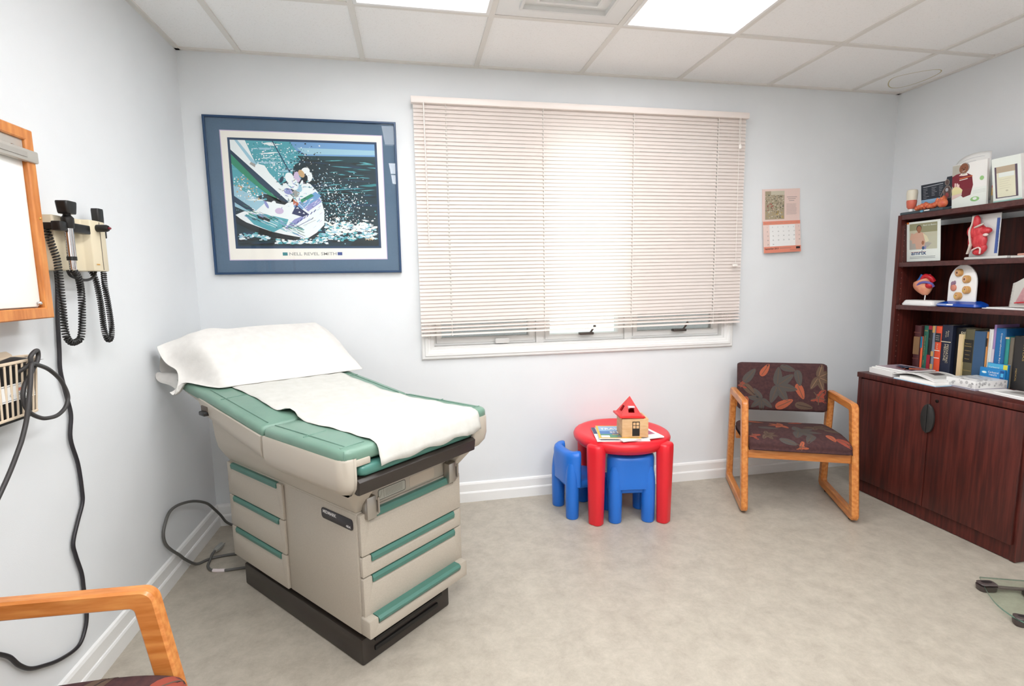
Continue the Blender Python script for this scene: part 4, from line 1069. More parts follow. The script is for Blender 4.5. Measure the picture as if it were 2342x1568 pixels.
# ================================================================== CABINET AND BOOKCASE
# local frames here: X runs along the wall towards the camera, -Y faces the room
CY = -.8025
def shelf_loc(x, y, z): return (x, y, z)
RZ = R(-90)
cb = thing('cabinet', 'dark mahogany two door cabinet standing against the right wall', 'cabinet', (3.808, CY, 0), RZ)
hw = .4525
b = MB()
for s_ in (-1, 1): b.box(s_ * hw - (.024 if s_ > 0 else 0), s_ * hw + (0 if s_ > 0 else .024), .006, .512, .004, .715, bev=.0015)
b.box(-hw + .024, hw - .024, .012, .03, .004, .082); b.box(-hw + .024, hw - .024, .03, .50, .082, .10); b.box(-hw + .024, hw - .024, .49, .51, .1, .715)
for x in (-.42, .42):
    for y in (.04, .48): b.lathe([(.016, 0), (.016, .006)], c=(x, y), seg=12)
b.build('carcass', M_MAH, cb)
b = MB(); b.box(-hw - .003, hw + .003, -.003, .515, .7155, .747, bev=.003); b.build('cabinet_top', M_MAH, cb)
M_HAND = mat('charcoal_plastic', '#2b2b2a', .5)
for s_ in (-1, 1):
    b = MB(); b.box(min(s_ * .0015, s_ * .427), max(s_ * .0015, s_ * .427), -.008, .010, .084, .7115, bev=.002)
    for i in range(len(b.v)): b.v[i] = (b.v[i][0] + .012, b.v[i][1], b.v[i][2])
    dr_ = b.build('door', M_MAH, cb)
    b = MB(); prof = [(0.012 + s_ * .002 + s_ * .034 * math.sqrt(max(0, 1 - f * f)) ** 1.0, .575 + .078 * f) for f in [-1 + 2 * k / 16 for k in range(17)]]
    poly = prof + [(0.012 + s_ * .002, .575 + .078), (0.012 + s_ * .002, .575 - .078)]
    b.M = Matrix.Rotation(R(90), 4, 'X'); b.prism(poly if s_ > 0 else poly[::-1], .008, .022, bev=.004); b.build('handle', M_HAND, dr_)
b = MB(); b.M = Matrix.Rotation(R(90), 4, 'X'); b.lathe([(.009, .006), (.009, .0095), (.006, .0105)], c=(.048, .677), seg=14); b.build('lock', mat('dark_lock', '#1c1716', .35, .5), cb)

hu = thing('bookcase', 'dark open bookcase hutch with two shelves on top of the mahogany cabinet', 'bookcase', (4.018, CY, .747), RZ)
HH = .943
for s_ in (-1, 1):
    b = MB(); x0 = -hw if s_ < 0 else hw - .024
    b.box(x0, x0 + .024, 0, .285, .0002, HH, bev=.0015)
    xi = x0 + .0242 if s_ < 0 else x0 - .0002
    for k in range(26):
        for y in (.03, .25): b.M = Matrix(((0, 0, 1, xi), (1, 0, 0, y), (0, 1, 0, .09 + .032 * k), (0, 0, 0, 1))); b.oval(0, 0, .0025, .0025, 1, .0002, n=8)
    b.build('side_panel', [M_MAH, mat('pin_hole', '#8a6f66', .5)], hu)
b = MB(); b.box(-hw + .0242, hw - .0242, .001, .285, HH - .028, HH, bev=.001); b.build('top_panel', M_MAH_SHEEN, hu)
for z in (.663, .408):
    b = MB(); b.box(-hw + .0245, hw - .0245, .003, .262, z - .026, z, bev=.0012); b.build('shelf', M_MAH_SHEEN, hu)
b = MB(); b.box(-hw + .0242, hw - .0242, .266, .280, .0002, HH - .06)
b.box(-.20, -.10, .266, .280, HH - .0602, HH - .0282); b.box(.08, hw - .0242, .266, .280, HH - .0602, HH - .0282)
b.build('back_panel', M_MAH, hu)

# books
pg = mat('book_pages', '#d9d0bd', .8)
def book(label, y0, y1, h, cover, bands=(), texts=(), depth=.15, xs=4.118, tex=None, rough=.55):
    y0, y1 = -3.007 + (y0 + 3.007) * 1.006, -3.007 + (y1 + 3.007) * 1.006
    w = abs(y1 - y0)
    mats = [mat('cover_' + cover.strip('#'), cover, rough), mat('ink_cream', '#d8cdb0', .6), mat('ink_gold', '#b79a5a', .5), mat('ink_white', '#ece9e2', .6)]
    b = MB(); t = min(.0025, w * .2)
    n = 5
    sec = [(-w / 2, depth), (-w / 2, .004)] + [(-w / 2 * math.cos(PI * k / 8), .004 - .005 * math.sin(PI * k / 8)) for k in range(1, 8)] + [(w / 2, .004), (w / 2, depth), (w / 2 - t, depth), (w / 2 - t, .006), (-w / 2 + t, .006), (-w / 2 + t, depth)]
    b.loft([[(x, y, z) for x, y in sec] for z in (0, h)])
    b.M = frame((-w / 2, -.0014, 0), (1, 0, 0), (0, 0, 1))
    for i, (z0, z1, hx) in enumerate(bands):
        m_ = mat('cover_' + hx.strip('#'), hx, rough)
        if m_ not in mats: mats.append(m_)
        b.rect(w * .03, z0 * h, w * .97, z1 * h, mats.index(m_), .0002)
    for (tx, fx, fz, size, m_, width) in texts:
        if fz < 0: b.text(tx, w * fx, -fz * h, size, m_, .0008, width=width * w, rot=0)
        else: b.text(tx, w * fx, fz * h, size, m_, .0008, width=width * h, rot=-PI / 2)
    o = b.build('book', mats, angle=40, fix=False)
    tag(o, label, 'book', 'books in the bottom compartment', (xs, (y0 + y1) / 2, .747), RZ)
    b = MB(); b.box(-w / 2 + t, w / 2 - t, .0062, depth - .004, .003, h - .003); b.build('pages', pg, o)
    return o
book('maroon book with a tan label, leftmost in the row', -.438, -.478, .284, '#4b2326', [(.38, .76, '#8a6a4a'), (.28, .30, '#6a3a34'), (.84, .86, '#6a3a34')])
book('short thin book, blue on top and orange below, beside the green book', -.4825, -.495, .22, '#e8643a', [(.69, .998, '#1f7396')])
book('green book with a gold title down its spine', -.4965, -.524, .286, '#1f6152', [], [('Textbook of Practice', .35, .80, .010, 2, .42), ('Edition', .35, .28, .010, 2, .10), ('M', .3, -.88, .014, 2, .5)])
book('black book with red bands at top and bottom', -.526, -.548, .289, '#1f1d1e', [(.0, .40, '#9e2335'), (.92, .998, '#9e2335'), (.72, .74, '#3a3a3a')])
book('thin book with a gold and blue-grey striped spine', -.5492, -.5655, .290, '#7b8494', [(.86, .998, '#c9a060'), (.38, .48, '#c9a060'), (.12, .22, '#c9a060'), (.0, .04, '#c9a060')])
book('orange book with a black label and white lines', -.5668, -.6005, .290, '#e0512e', [(.0, .06, '#2b2024'), (.35, .366, '#e9e4dc'), (.50, .516, '#e9e4dc'), (.68, .86, '#2a2a30')], [('Red', .4, .65, .012, 1, .10), ('of Illness', .15, -.80, .007, 3, .6), ('Handbook', .15, -.76, .007, 3, .6), ('Clinical', .15, -.72, .007, 3, .6)])
book('wide navy book titled pediatric medicine', -.602, -.660, .300, '#20273c', [(.672, .688, '#d8cdb0')], [('Avery', .62, .90, .0115, 1, .12), ('First', .42, .88, .0115, 1, .11), ('PEDIATRIC', .60, .64, .017, 1, .36), ('MEDICINE', .36, .64, .017, 1, .32), ('o', .25, -.06, .024, 1, .28)])
book('wide black book lettered PE behind the thin yellow book', -.6612, -.7285, .288, '#17171b', [], [('PE', .42, -.86, .030, 1, .44)], xs=4.142, depth=.13)
book('thin pale yellow book in front of the wide black PE book', -.7035, -.728, .256, '#dcc893', [(.0, .998, '#e0c79c')], xs=4.112, depth=.026)
book('olive book with a black title panel, right of the yellow book', -.7295, -.7775, .288, '#5c573f', [(.36, .80, '#22211d'), (.20, .206, '#b79a5a'), (.005, .05, '#2a211c')], [('Textbook of', .12, -.71, .010, 2, .66), ('DIAGNOSIS', .10, -.66, .010, 2, .72), ('companion', .12, -.58, .008, 2, .66), ('volume', .2, -.50, .008, 2, .5), ('Parker', .2, -.42, .008, 2, .5)])
book('plain medium blue book without lettering', -.779, -.8365, .281, '#33536f', [(.0, .998, '#38587a')])
book('very thin orange and black book between blue and white books', -.8378, -.846, .281, '#c98a48', [(.72, .88, '#221e1c')])
book('white book with grey lettering down its spine', -.8472, -.8682, .297, '#dfe0dd', [], [('Pharmacology and Therapeutics of Disease', .55, .93, .008, 1, .80)])
book('tall thin lilac folder standing beside the white book', -.8695, -.8815, .322, '#a084b8', [(.0, .60, '#cfc6cf')], depth=.15)
book('tall blue book with white lettering along its spine', -.883, -.926, .306, '#1b5f96', [(.0, .998, '#1f6aa2')], [('Comprehensive Review', .55, .92, .010, 3, .60)])
book('thin teal book with a tan top, right of the tall blue book', -.9272, -.9455, .264, '#2a8c86', [(.96, .998, '#c9b493'), (.03, .09, '#c98a5a')])
book('thin book with a taupe spine, left of the wide black book', -.9467, -.9645, .263, '#6d6558', [(.46, .468, '#b7ac98')], depth=.13)
book('wide matte black book at the right end of the row', -.9657, -1.031, .273, '#2c2a29', [], [('ATLAS', .68, .85, .012, 2, .3), ('MEDICAL', .30, .40, .010, 2, .24)])
book('red book cut off by the right edge of the photo', -1.0325, -1.062, .255, '#b5372c', [])

def printed(name, M, w, h, th, mats, deco, parent=None, label=None):
    """card with a printed front in local x-z of matrix M"""
    b = MB(); b.M = M; b.box(0, w, 0, h, -th, 0)
    deco(b, w, h)
    return b.build(name, mats, parent, label=label)
def face(x, y, z, lean=0.): return Matrix.Translation((x, y, z)) @ Matrix.Rotation(R(90) - lean, 4, 'X')
M_ACR = clear_glass('acrylic', '#fdfffe', 1.35)
def holder(t, w, h, lean, d=.03):
    b = MB(); b.M = face(0, 0, 0, lean)
    b.box(-w / 2 - .003, w / 2 + .003, 0, h, .004, .006); b.box(-w / 2 - .003, w / 2 + .003, 0, .004, -d * .5, .006); b.box(-w / 2 - .003, w / 2 + .003, 0, h, -.010, -.008)
    b.build('acrylic_holder', M_ACR, t)
def person_print(b, cx, cz, s, skin, hair, cloth, z):
    b.poly([(cx - .50 * s, cz - .95 * s), (cx - .52 * s, cz - .55 * s), (cx - .38 * s, cz - .30 * s), (cx - .12 * s, cz - .18 * s), (cx + .14 * s, cz - .18 * s), (cx + .40 * s, cz - .32 * s), (cx + .50 * s, cz - .60 * s), (cx + .46 * s, cz - .95 * s)], cloth, z)
    b.rect(cx - .08 * s, cz - .24 * s, cx + .10 * s, cz - .08 * s, skin, z + .0002)
    b.oval(cx, cz + .06 * s, .19 * s, .24 * s, hair, z + .0003); b.oval(cx + .01 * s, cz + .02 * s, .165 * s, .22 * s, skin, z + .0004)
# --- second shelf: brochure in an acrylic stand
t = thing('brochure_stand', 'white brochure with a seated person in a clear stand on the upper shelf', 'brochure', (4.075, -.478, 1.4105), RZ)
pal = [mat('glossy_white', '#f3f3f0', .35), mat('pr_olive', '#9a9474', .5), mat('pr_sand', '#c9c3ae', .5), mat('pr_pink', '#d6a996', .5), mat('pr_skin', '#a5674a', .5), mat('pr_hair', '#332a2a', .5), mat('pr_cream', '#e6d9bb', .5), mat('pr_grey', '#b5aca6', .5), mat('pr_blue', '#31527e', .5), mat('pr_orange', '#d9762f', .5), mat('pr_mid', '#8d8d95', .5), mat('pr_lilac', '#9b93bf', .5)]
def d_amrix(b, w, h):
    b.rect(.018, h * .30, w - .018, h * .95, 2, .0004); b.rect(w * .40, h * .72, w - .018, h * .95, 1, .0006); b.rect(.018, h * .78, w * .4, h * .95, 1, .0006); b.rect(.018, h * .30, w * .45, h * .55, 7, .0006)
    person_print(b, w * .38, h * .80, .085, 4, 5, 3, .0009)
    b.poly([(w * .22, h * .70), (w * .16, h * .58), (w * .40, h * .49), (w * .52, h * .52), (w * .50, h * .46), (w * .34, h * .46), (w * .10, h * .56), (w * .14, h * .72)], 3, .0016)
    b.poly([(w * .50, h * .70), (w * .62, h * .62), (w * .68, h * .50), (w * .58, h * .46), (w * .54, h * .58)], 6, .0016)
    b.poly([(w * .26, h * .48), (w * .50, h * .50), (w * .58, h * .42), (w * .50, h * .31), (w * .30, h * .31)], 3, .0013); b.poly([(w * .58, h * .48), (w * .76, h * .44), (w * .64, h * .34), (w * .54, h * .36)], 7, .0014)
    b.oval(w * .50, h * .46, .008, .012, 4, .0018); b.oval(w * .51, h * .33, .008, .010, 8, .0018); b.oval(w * .57, h * .34, .007, .011, 11, .0018)
    b.text('Back to Basics', w * .50, h * .875, .011, 0, .0012, width=w * .38)
    b.text('amrix', w * .14, h * .165, .036, 8, .0006, width=w * .46, bold=.0008)
    b.line(w * .14, h * .232, w * .58, h * .236, .002, 9, .0006)
    for k in range(2): b.line(w * .10, h * (.115 - .035 * k), w * .86, h * (.118 - .035 * k), .0025, 10, .0006)
    b.rect(0, h - .010, .014, h, 9, .0006)
printed('brochure', face(-.101, 0, .004, R(-5)), .202, .232, .0015, pal, d_amrix, t)
holder(t, .202, .236, R(-5))
# --- second shelf: muscle model on a white panel
t = thing('muscle_model', 'red shoulder muscle model mounted on a white panel on the upper shelf', 'anatomical model', (4.085, -.785, 1.4105), RZ)
M_MUS = noisy('muscle_red', '#c02a35', '#d8474c', scale=(30, 30, 8), ns=6, rough=.4); M_TEN = mat('tendon_white', '#e2ddd2', .45)
b = MB(); b.box(-.045, .16, -.055, .05, 0, .014, bev=.005); b.build('base', mat('grey_white_plastic', '#cfcfcb', .35), t)
b = MB(); b.M = Matrix.Rotation(R(90), 4, 'X'); b.oval(0, 0, .001, .001); b.M = Matrix.Identity(4); b.oval(-.018, -.035, .030, .016, 0, .0146, n=24); b.oval(-.018, -.035, .022, .004, 1, .0149, n=16); b.build('base_label', [pal[0], mat('label_red', '#c9564f', .5)], t)
b = MB(); b.box(-.072, .070, .012, .016, .012, .236, bev=.0015); b.box(.052, .066, .0112, .0122, .03, .21, 1); b.M = face(.052, .0110, .03); b.text('MUSCULOSKELETAL', .010, .172, .008, 2, .0003, width=.16, rot=-PI / 2); b.build('panel', [mat('panel_grey_white', '#d5d6d4', .4), mat('panel_blue', '#4762a4', .5), mat('panel_navy', '#24376c', .5)], t)
b = MB()
for (x, y, z, r_, sc, m_) in ((-.028, -.012, .195, .030, (.62, .5, 1.25), 0), (-.02, -.01, .145, .042, (1, .55, 1.0), 0), (.018, -.012, .148, .030, (1.05, .6, .62), 0), (-.058, -.008, .15, .022, (.7, .6, 1.3), 0), (-.048, -.008, .10, .030, (.5, .55, 1.6), 0), (-.006, -.012, .098, .038, (.95, .55, 1.25), 0), (.006, -.008, .06, .030, (.8, .55, .9), 0), (-.01, -.008, .04, .030, (.95, .5, .6), 0)):
    b.ball((x, y, z), r_, 0, sc, 18, 10)
b.build('muscle', M_MUS, t)
b = MB(); b.tube(spl([(-.036, -.026, .226), (-.038, -.028, .19), (-.044, -.032, .155), (-.040, -.034, .12), (-.036, -.030, .08), (-.046, -.024, .05), (-.054, -.02, .034)], 6), [.006] * 12 + [.008] * 12 + [.012] * 13, flat=.4, seg=8)
b.build('ligament', M_TEN, t)
b = MB(); b.tube(spl([(-.022, -.030, .166), (.0, -.034, .174), (.022, -.030, .184)], 6), [.005, .007, .008, .009, .009, .009, .009, .009, .009, .008, .007, .006, .004], flat=.5, seg=8); b.build('collar_bone', M_TEN, t)
b = MB(); b.ball((.030, -.024, .126), .012, 0, (1.1, .7, .7), 12, 8); b.build('joint_bone', mat('bone_pink', '#e4cfc9', .4), t)
b = MB(); b.tube(spl([(-.03, -.026, .05), (.0, -.03, .062), (.014, -.03, .055), (.012, -.028, .030)], 5), .004, seg=7); b.build('tendon', MATS['bone_pink'], t)
# --- second shelf: pink tray and joint model at the right edge
t = thing('joint_model', 'tan joint model on a pink base at the right edge of the upper shelf', 'anatomical model', (4.10, -1.06, 1.4105), RZ)
b = MB(); b.box(-.115, .11, -.05, .05, 0, .012, bev=.004); b.build('base', mat('base_white', '#dedcd6', .4), t)
b = MB(); b.box(-.09, .10, -.045, .045, .012, .022, bev=.004); b.build('tray', noisy('tray_pink', '#c98b7c', '#dcae9c', ns=60, rough=.5), t)
b = MB(); b.tube(spl([(.03, 0, .02), (.02, 0, .06), (-.0, 0, .10), (-.03, 0, .12)], 6), [.012] * 6 + [.016] * 6 + [.02] * 4 + [.024] * 3, seg=12); b.ball((-.035, 0, .12), .026, seg=14, n=8); b.build('bone', mat('bone_tan', '#cf9a72', .45), t)

# --- third shelf: heart on a stand
t = thing('heart_model', 'small anatomical heart model on a rod and white base', 'anatomical model', (4.10, -.486, 1.1555), RZ)
b = MB(); b.loft([[(x, y, z) for x, y in rpoly([(-w, -d), (w, -d), (w, d), (-w, d)], .02, 5)] for z, w, d in ((0, .098, .058), (.006, .100, .060), (.026, .090, .052), (.030, .086, .048))]); b.build('base', M_WHITE, t, angle=50, fix=True)
b = MB(); b.tube([(0, 0, .03), (.002, 0, .07)], .003, seg=8); b.build('rod', M_WHITE, t)
b = MB(); rg = []
for k in range(13):
    f = k / 12; z = .060 + .085 * f; cx = -.018 * f - .006 + .006 * (1 - f) ; rr = .048 * math.sin(PI * (.06 + .62 * f)) ** .8
    rg.append([(cx + rr * 1.05 * math.cos(a), rr * .85 * math.sin(a), z + .016 * math.cos(a) * f) for a in [2 * PI * q / 20 for q in range(20)]])
b.loft(rg); b.build('ventricle', noisy('heart_flesh', '#d98a70', '#e2a37f', ns=30, rough=.4), t, angle=70)
M_HR, M_HB = mat('artery_red', '#c2202c', .35), mat('vein_blue', '#2c62a8', .35)
b = MB(); b.tube(spl([(-.008, -.01, .13), (-.010, -.01, .155), (.008, -.012, .172), (.034, -.008, .160), (.040, .004, .14)], 6), [.014] * 12 + [.013] * 13, seg=12)
for x in (-.004, .010, .024): b.tube([(x, -.008, .165), (x + .002, -.006, .182)], .006, seg=8)
b.ball((.030, -.012, .118), .024, 0, (1, .8, .8), 14, 8); b.build('aorta', M_HR, t, angle=70)
b = MB(); b.tube(spl([(-.050, -.004, .115), (-.042, -.006, .140), (-.030, -.004, .160), (-.024, 0, .180)], 6), .010, seg=10); b.build('vena_cava', M_HB, t, angle=70)
b = MB(); b.tube(spl([(-.020, -.034, .118), (.000, -.038, .132), (.026, -.034, .136), (.046, -.018, .128), (.052, -.006, .11)], 6), .007, seg=10); b.build('pulmonary_artery', mat('vessel_violet', '#6a62a8', .4), t, angle=70)
# --- third shelf: artery cross-section panel
t = thing('artery_model', 'white rounded panel with four artery cross sections on a blue base', 'anatomical model', (4.095, -.708, 1.1555), RZ)
M_CB = mat('cobalt_plastic', '#1246a8', .25)
b = MB(); b.loft([[(x, y, z) for x, y in rpoly([(-w, -d), (w, -d), (w, .04), (-w, .04)], .03, 6)] for z, w, d in ((0, .112, .052), (.004, .118, .056), (.018, .114, .052), (.030, .09, .02), (.034, .075, .008))]); b.M = frame((-.10, -.0545, .008), (1, 0, 0), (0, .35, 1)); b.rect(0, 0, .09, .009, 1, .0015); b.rect(.055, .001, .088, .008, 2, .0018); b.build('base', [M_CB, mat('base_stripe', '#8fa3cf', .4), pal[0]], t, angle=50)
arch = [(-.075, .028), (.072, .028)] + [(.072 * math.cos(a), .135 + .098 * math.sin(a)) for a in [PI * k / 24 for k in range(0, 25)]]
arch[2:] = [(-.0015 + .0735 * math.cos(a), .128 + .104 * math.sin(a)) for a in [PI * k / 24 for k in range(25)]]
b = MB(); b.M = Matrix.Rotation(R(90), 4, 'X'); b.prism(arch, .006, .016, bev=.002); b.build('panel', M_WHITE, t)
for (x, z, m_) in ((-.018, .188, 0), (.024, .152, 0), (.028, .094, 1), (-.014, .060, 1)):
    b = MB(); b.M = Matrix.Translation((x, -.016, z)) @ Matrix.Rotation(R(90), 4, 'X') @ Matrix.Rotation(R(-20), 4, 'Y')
    b.lathe([(.021, -.004), (.021, .012), (.019, .014), (.013, .0145)], 0, 22); b.lathe([(.0135, .012), (.0135, .0152), (.007, .0156)], 1, 20)
    if m_: b.oval(-.003, -.003, .010, .008, 3, .0160); b.oval(.004, .004, .003, .004, 2, .0164)
    else: b.oval(0, 0, .0062, .0062, 2, .0160)
    b.build('artery_section', [mat('artery_tan', '#cf9d5e', .45), mat('artery_peach', '#e3b48a', .45), mat('artery_dark', '#6b4130', .5), mat('plaque_yellow', '#e0bb62', .45)], t)
b = MB()
for (x, z, r_, sc, m_) in ((-.044, .105, .019, (.85, .45, 1.0), 0), (-.050, .128, .012, (.8, .5, 1.1), 1), (-.040, .133, .010, (.6, .5, 1.2), 1), (-.055, .112, .010, (.5, .5, 1.5), 2)): b.ball((x, -.018, z), r_, m_, sc, 12, 8)
b.build('heart_relief', [mat('relief_flesh', '#c9806c', .4), mat('relief_mauve', '#8d6f86', .4), mat('relief_rose', '#a86a72', .4)], t)
# card behind it
b = MB(); b.M = face(-.06, 0, 0, R(-4)); b.box(0, .12, 0, .150, -.002, 0); b.rect(.055, .05, .10, .11, 1, .0004); b.oval(.065, .085, .018, .03, 1, .0006); b.rect(.045, .005, .07, .05, 2, .0005)
tag(b.build('picture_card', [mat('card_grey', '#b9b5ae', .6), mat('card_brown', '#6b5854', .6), mat('card_shade', '#8e8680', .6)]), 'small grey picture card behind the white artery panel', 'card', None, (4.205, -.605, 1.1565), RZ)
# loose papers on the third shelf
def paper(name, label, loc, rz, w, d, th, mats=None, deco=None, group=None, bend=0., cat='paper'):
    b = MB(); slab(b, w, d, 0, th, bend)
    b.M = Matrix.Translation((0, 0, th + bend * .3))
    if deco: deco(b, w, d)
    o = b.build(name, mats or [M_PAPER]); return tag(o, label, cat, group, loc, rz)
paper('folded_paper', 'white folded papers lying on the lower shelf beside the blue base', (4.045, -.842, 1.1555), RZ, .22, .20, .004)
paper('folded_paper', 'thin white leaflet on top of the folded papers on the lower shelf', (4.06, -.852, 1.160), R(-95), .17, .15, .003)
# model at the right edge of the third shelf
t = thing('lung_model', 'grey ribbed panel with a pink tissue model at the right edge of the lower shelf', 'anatomical model', (4.095, -1.03, 1.1665), RZ)
b = MB(); b.M = Matrix.Rotation(R(90), 4, 'X')
b.prism([(-.09, 0), (.10, 0), (.10, .21), (-.01, .165), (-.07, .125), (-.082, .12)], -.012, .012, bev=.002)
for k in range(16): b.M = Matrix.Identity(4); b.box(-.0915 + .0006 * k, -.082 + .0006 * k, -.014, .014, .004 + .0073 * k, .008 + .0073 * k, bev=.001)
b.build('panel', mat('panel_stone', '#c9c7c1', .5), t)
b = MB(); b.M = Matrix.Rotation(R(90), 4, 'X'); b.prism(rpoly([(-.062, .018), (.09, .012), (.09, .14), (-.03, .10)], .01, 4), .012, .024, bev=.004); b.build('tissue', noisy('tissue_pink', '#b48289', '#c99a9c', ns=40, rough=.4), t)
b = MB(); b.M = Matrix.Rotation(R(90), 4, 'X'); b.prism(rpoly([(-.03, .105), (.07, .14), (.07, .19), (.0, .15)], .01, 4), .012, .026, bev=.004); b.build('fat_layer', mat('fat_cream', '#e8d7a2', .45), t)
b = MB(); b.tube(spl([(-.060, -.025, .022), (.0, -.027, .028), (.05, -.026, .020), (.09, -.026, .03)], 5), .003, seg=7); b.build('vessel', M_HR, t)

# --- top of the bookcase
TOPZ = 1.6905
t = thing('vessel_display', 'dark display stand with a body outline card and orange vessel model', 'anatomical model', (4.06, -.485, TOPZ), RZ)
b = MB(); b.box(-.132, .124, -.034, .12, 0, .016, bev=.004); b.M = frame((.0, -.0345, .002), (1, 0, 0), (0, 0, 1)); b.oval(.004, .006, .010, .006, 1, .0006); b.rect(.018, .005, .05, .011, 2, .0006); b.build('base', [mat('slate_plastic', '#3d4a50', .4), mat('logo_blue', '#5f9ab5', .5), pal[0]], t)
pc_ = [mat('card_navy', '#222a36', .5), mat('card_print', '#a9afb5', .5), mat('card_sky', '#8fb6d6', .5), mat('body_outline', '#8b8078', .5), mat('body_fill', '#54423f', .5), mat('body_red', '#8d3a3c', .5), mat('card_teal', '#27505a', .5)]
def d_body(b, w, h):
    b.rect(0, 0, w, h * .40, 2, .0004); b.line(.012, h * .83, w * .72, h * .86, .004, 1, .0005)
    for c_, x0 in enumerate((.012, .062, .105)):
        for k in range(7 if c_ != 1 else 6): b.line(x0, h * (.76 - .052 * k) + .002 * c_, x0 + rnd.uniform(.014, .036), h * (.765 - .052 * k) + .002 * c_, .0017, 1, .0005)
    cx = w * .86
    b.poly([(cx - .03, h * .05), (cx - .028, h * .3), (cx - .036, h * .5), (cx - .045, h * .36), (cx - .04, h * .55), (cx - .026, h * .74), (cx, h * .78), (cx + .02, h * .72), (cx + .022, h * .05)], 0, .0006)
    b.oval(cx - .002, h * .86, .013, .017, 3, .0008); b.oval(cx - .002, h * .86, .010, .014, 4, .0010)
    b.poly([(cx - .020, h * .34), (cx - .026, h * .62), (cx - .010, h * .74), (cx + .010, h * .74), (cx + .022, h * .62), (cx + .016, h * .34)], 3, .0008); b.poly([(cx - .017, h * .35), (cx - .022, h * .61), (cx - .009, h * .72), (cx + .008, h * .72), (cx + .018, h * .61), (cx + .013, h * .35)], 4, .0010)
    b.oval(cx - .004, h * .62, .008, .010, 1, .0012); b.oval(cx - .004, h * .44, .010, .014, 5, .0012)
    b.line(cx - .024, h * .62, cx - .040, h * .42, .004, 3, .0009); b.line(cx + .020, h * .62, cx + .026, h * .42, .004, 3, .0009)
b = MB(); b.M = face(-.062, .04, .014, R(-6)); b.prism([(0, 0), (.178, 0), (.178, .172), (.150, .172), (.145, .152), (0, .152)], -.004, 0); d_body(b, .178, .165); b.build('card', pc_, t)
b = MB()
vs = spl([(-.055, -.002, .030), (-.03, -.006, .036), (0.0, -.004, .045), (.02, -.006, .034), (.05, -.006, .036), (.075, -.004, .046), (.095, -.004, .062), (.108, 0, .07)], 5)
b.tube(vs, [.012 + .005 * math.sin(k * 1.1) ** 2 for k in range(len(vs))], seg=12); b.tube(spl([(.06, -.004, .04), (.066, -.002, .062), (.07, 0, .07)], 4), .010, seg=10); b.ball((.098, -.006, .04), .026, 0, (1, .8, 1), 14, 8)
for k in range(9): b.ball((-.05 + .012 * k, -.010 + .004 * (k % 3), .030 + .008 * (k % 2)), .011, 0, (1, 1, 1), 8, 6)
b.build('vessel', noisy('vessel_orange', '#c9573c', '#dd8358', ns=50, rough=.35), t, angle=70)
b = MB(); b.lathe([(.012, .016), (.014, .03), (.010, .038)], 0, 16, (-.092, .0)); b.build('foot', M_WHITE, t)
b = MB(); b.lathe([(.016, .034), (.023, .045), (.026, .075), (.024, .09)], 0, 18, (-.092, .0)); b.build('cup', mat('tissue_salmon', '#cf6a55', .4), t)
b = MB(); b.lathe([(.022, .07), (.026, .09), (.028, .125), (.026, .142), (.018, .146)], 0, 18, (-.092, .0)); b.build('bone_cap', mat('bone_ivory', '#dcd6c4', .4), t)
# person with cake brochure in acrylic holder
t = thing('brochure_stand', 'white brochure showing a person in a red sweater with a cake', 'brochure', (4.075, -.705, TOPZ), RZ)
p2 = [pal[0], mat('sweater_red', '#7a2130', .6), mat('skin_brown', '#8a573f', .6), mat('grey_hair', '#a09a96', .6), mat('backdrop_grey', '#b4b2a6', .6), mat('cake_cream', '#e9dca8', .6), mat('cake_pink', '#e9c9c4', .6), mat('stripe_orange', '#e07a3c', .6), mat('logo_green', '#9fcf8a', .6), mat('stripe_white', '#efe7dd', .6), mat('fine_line', '#c9cdc9', .6), mat('feature_dark', '#4c3028', .6)]
def d_cake(b, w, h):
    b.rect(.0, h * .30, w * .24, h * .99, 4, .0004)
    b.poly([(0, h * .52), (0, h * .74), (w * .12, h * .78), (w * .38, h * .80), (w * .58, h * .70), (w * .62, h * .48), (w * .55, h * .26), (w * .34, h * .22), (w * .2, h * .34)], 1, .0006)
    b.oval(w * .36, h * .90, w * .15, h * .115, 3, .0007, -.2); b.oval(w * .34, h * .885, w * .135, h * .118, 2, .0008, -.2)
    b.poly([(w * .20, h * .74), (w * .30, h * .80), (w * .44, h * .77), (w * .46, h * .72), (w * .34, h * .72)], 9, .0009); b.rect(w * .29, h * .76, w * .40, h * .82, 2, .0009)
    for x in (.29, .38): b.oval(w * x, h * .90, .003, .0022, 11, .0010)
    b.poly([(w * .27, h * .835), (w * .34, h * .82), (w * .41, h * .84), (w * .34, h * .832)], 9, .0011); b.oval(w * .34, h * .865, .0035, .005, 11, .0010)
    b.line(w * .22, h * .665, w * .60, h * .69, .004, 7, .0010); b.line(w * .22, h * .63, w * .46, h * .645, .004, 9, .0010)
    b.poly([(0, h * .26), (0, h * .44), (w * .08, h * .50), (w * .22, h * .48), (w * .32, h * .40), (w * .28, h * .28)], 5, .0010); b.poly([(0, h * .20), (w * .30, h * .28), (w * .30, h * .33), (0, h * .30)], 6, .0011)
    for x, z in ((.10, .50), (.16, .49), (.20, .46)): b.rect(w * x - .004, h * z, w * x + .004, h * (z + .08), 6, .0012)
    b.oval(w * .68, h * .15, w * .13, h * .055, 8, .0006); b.oval(w * .68, h * .16, w * .06, h * .03, 0, .0008); b.oval(w * .86, h * .60, w * .06, h * .05, 8, .0006)
    for k in range(3): b.line(w * .62, h * (.34 - .03 * k), w * .98, h * (.35 - .03 * k), .001, 10, .0006)
printed('brochure', face(-.0875, 0, .006, R(-4)), .175, .228, .012, p2, d_cake, t)
holder(t, .176, .10, R(-4), .04)
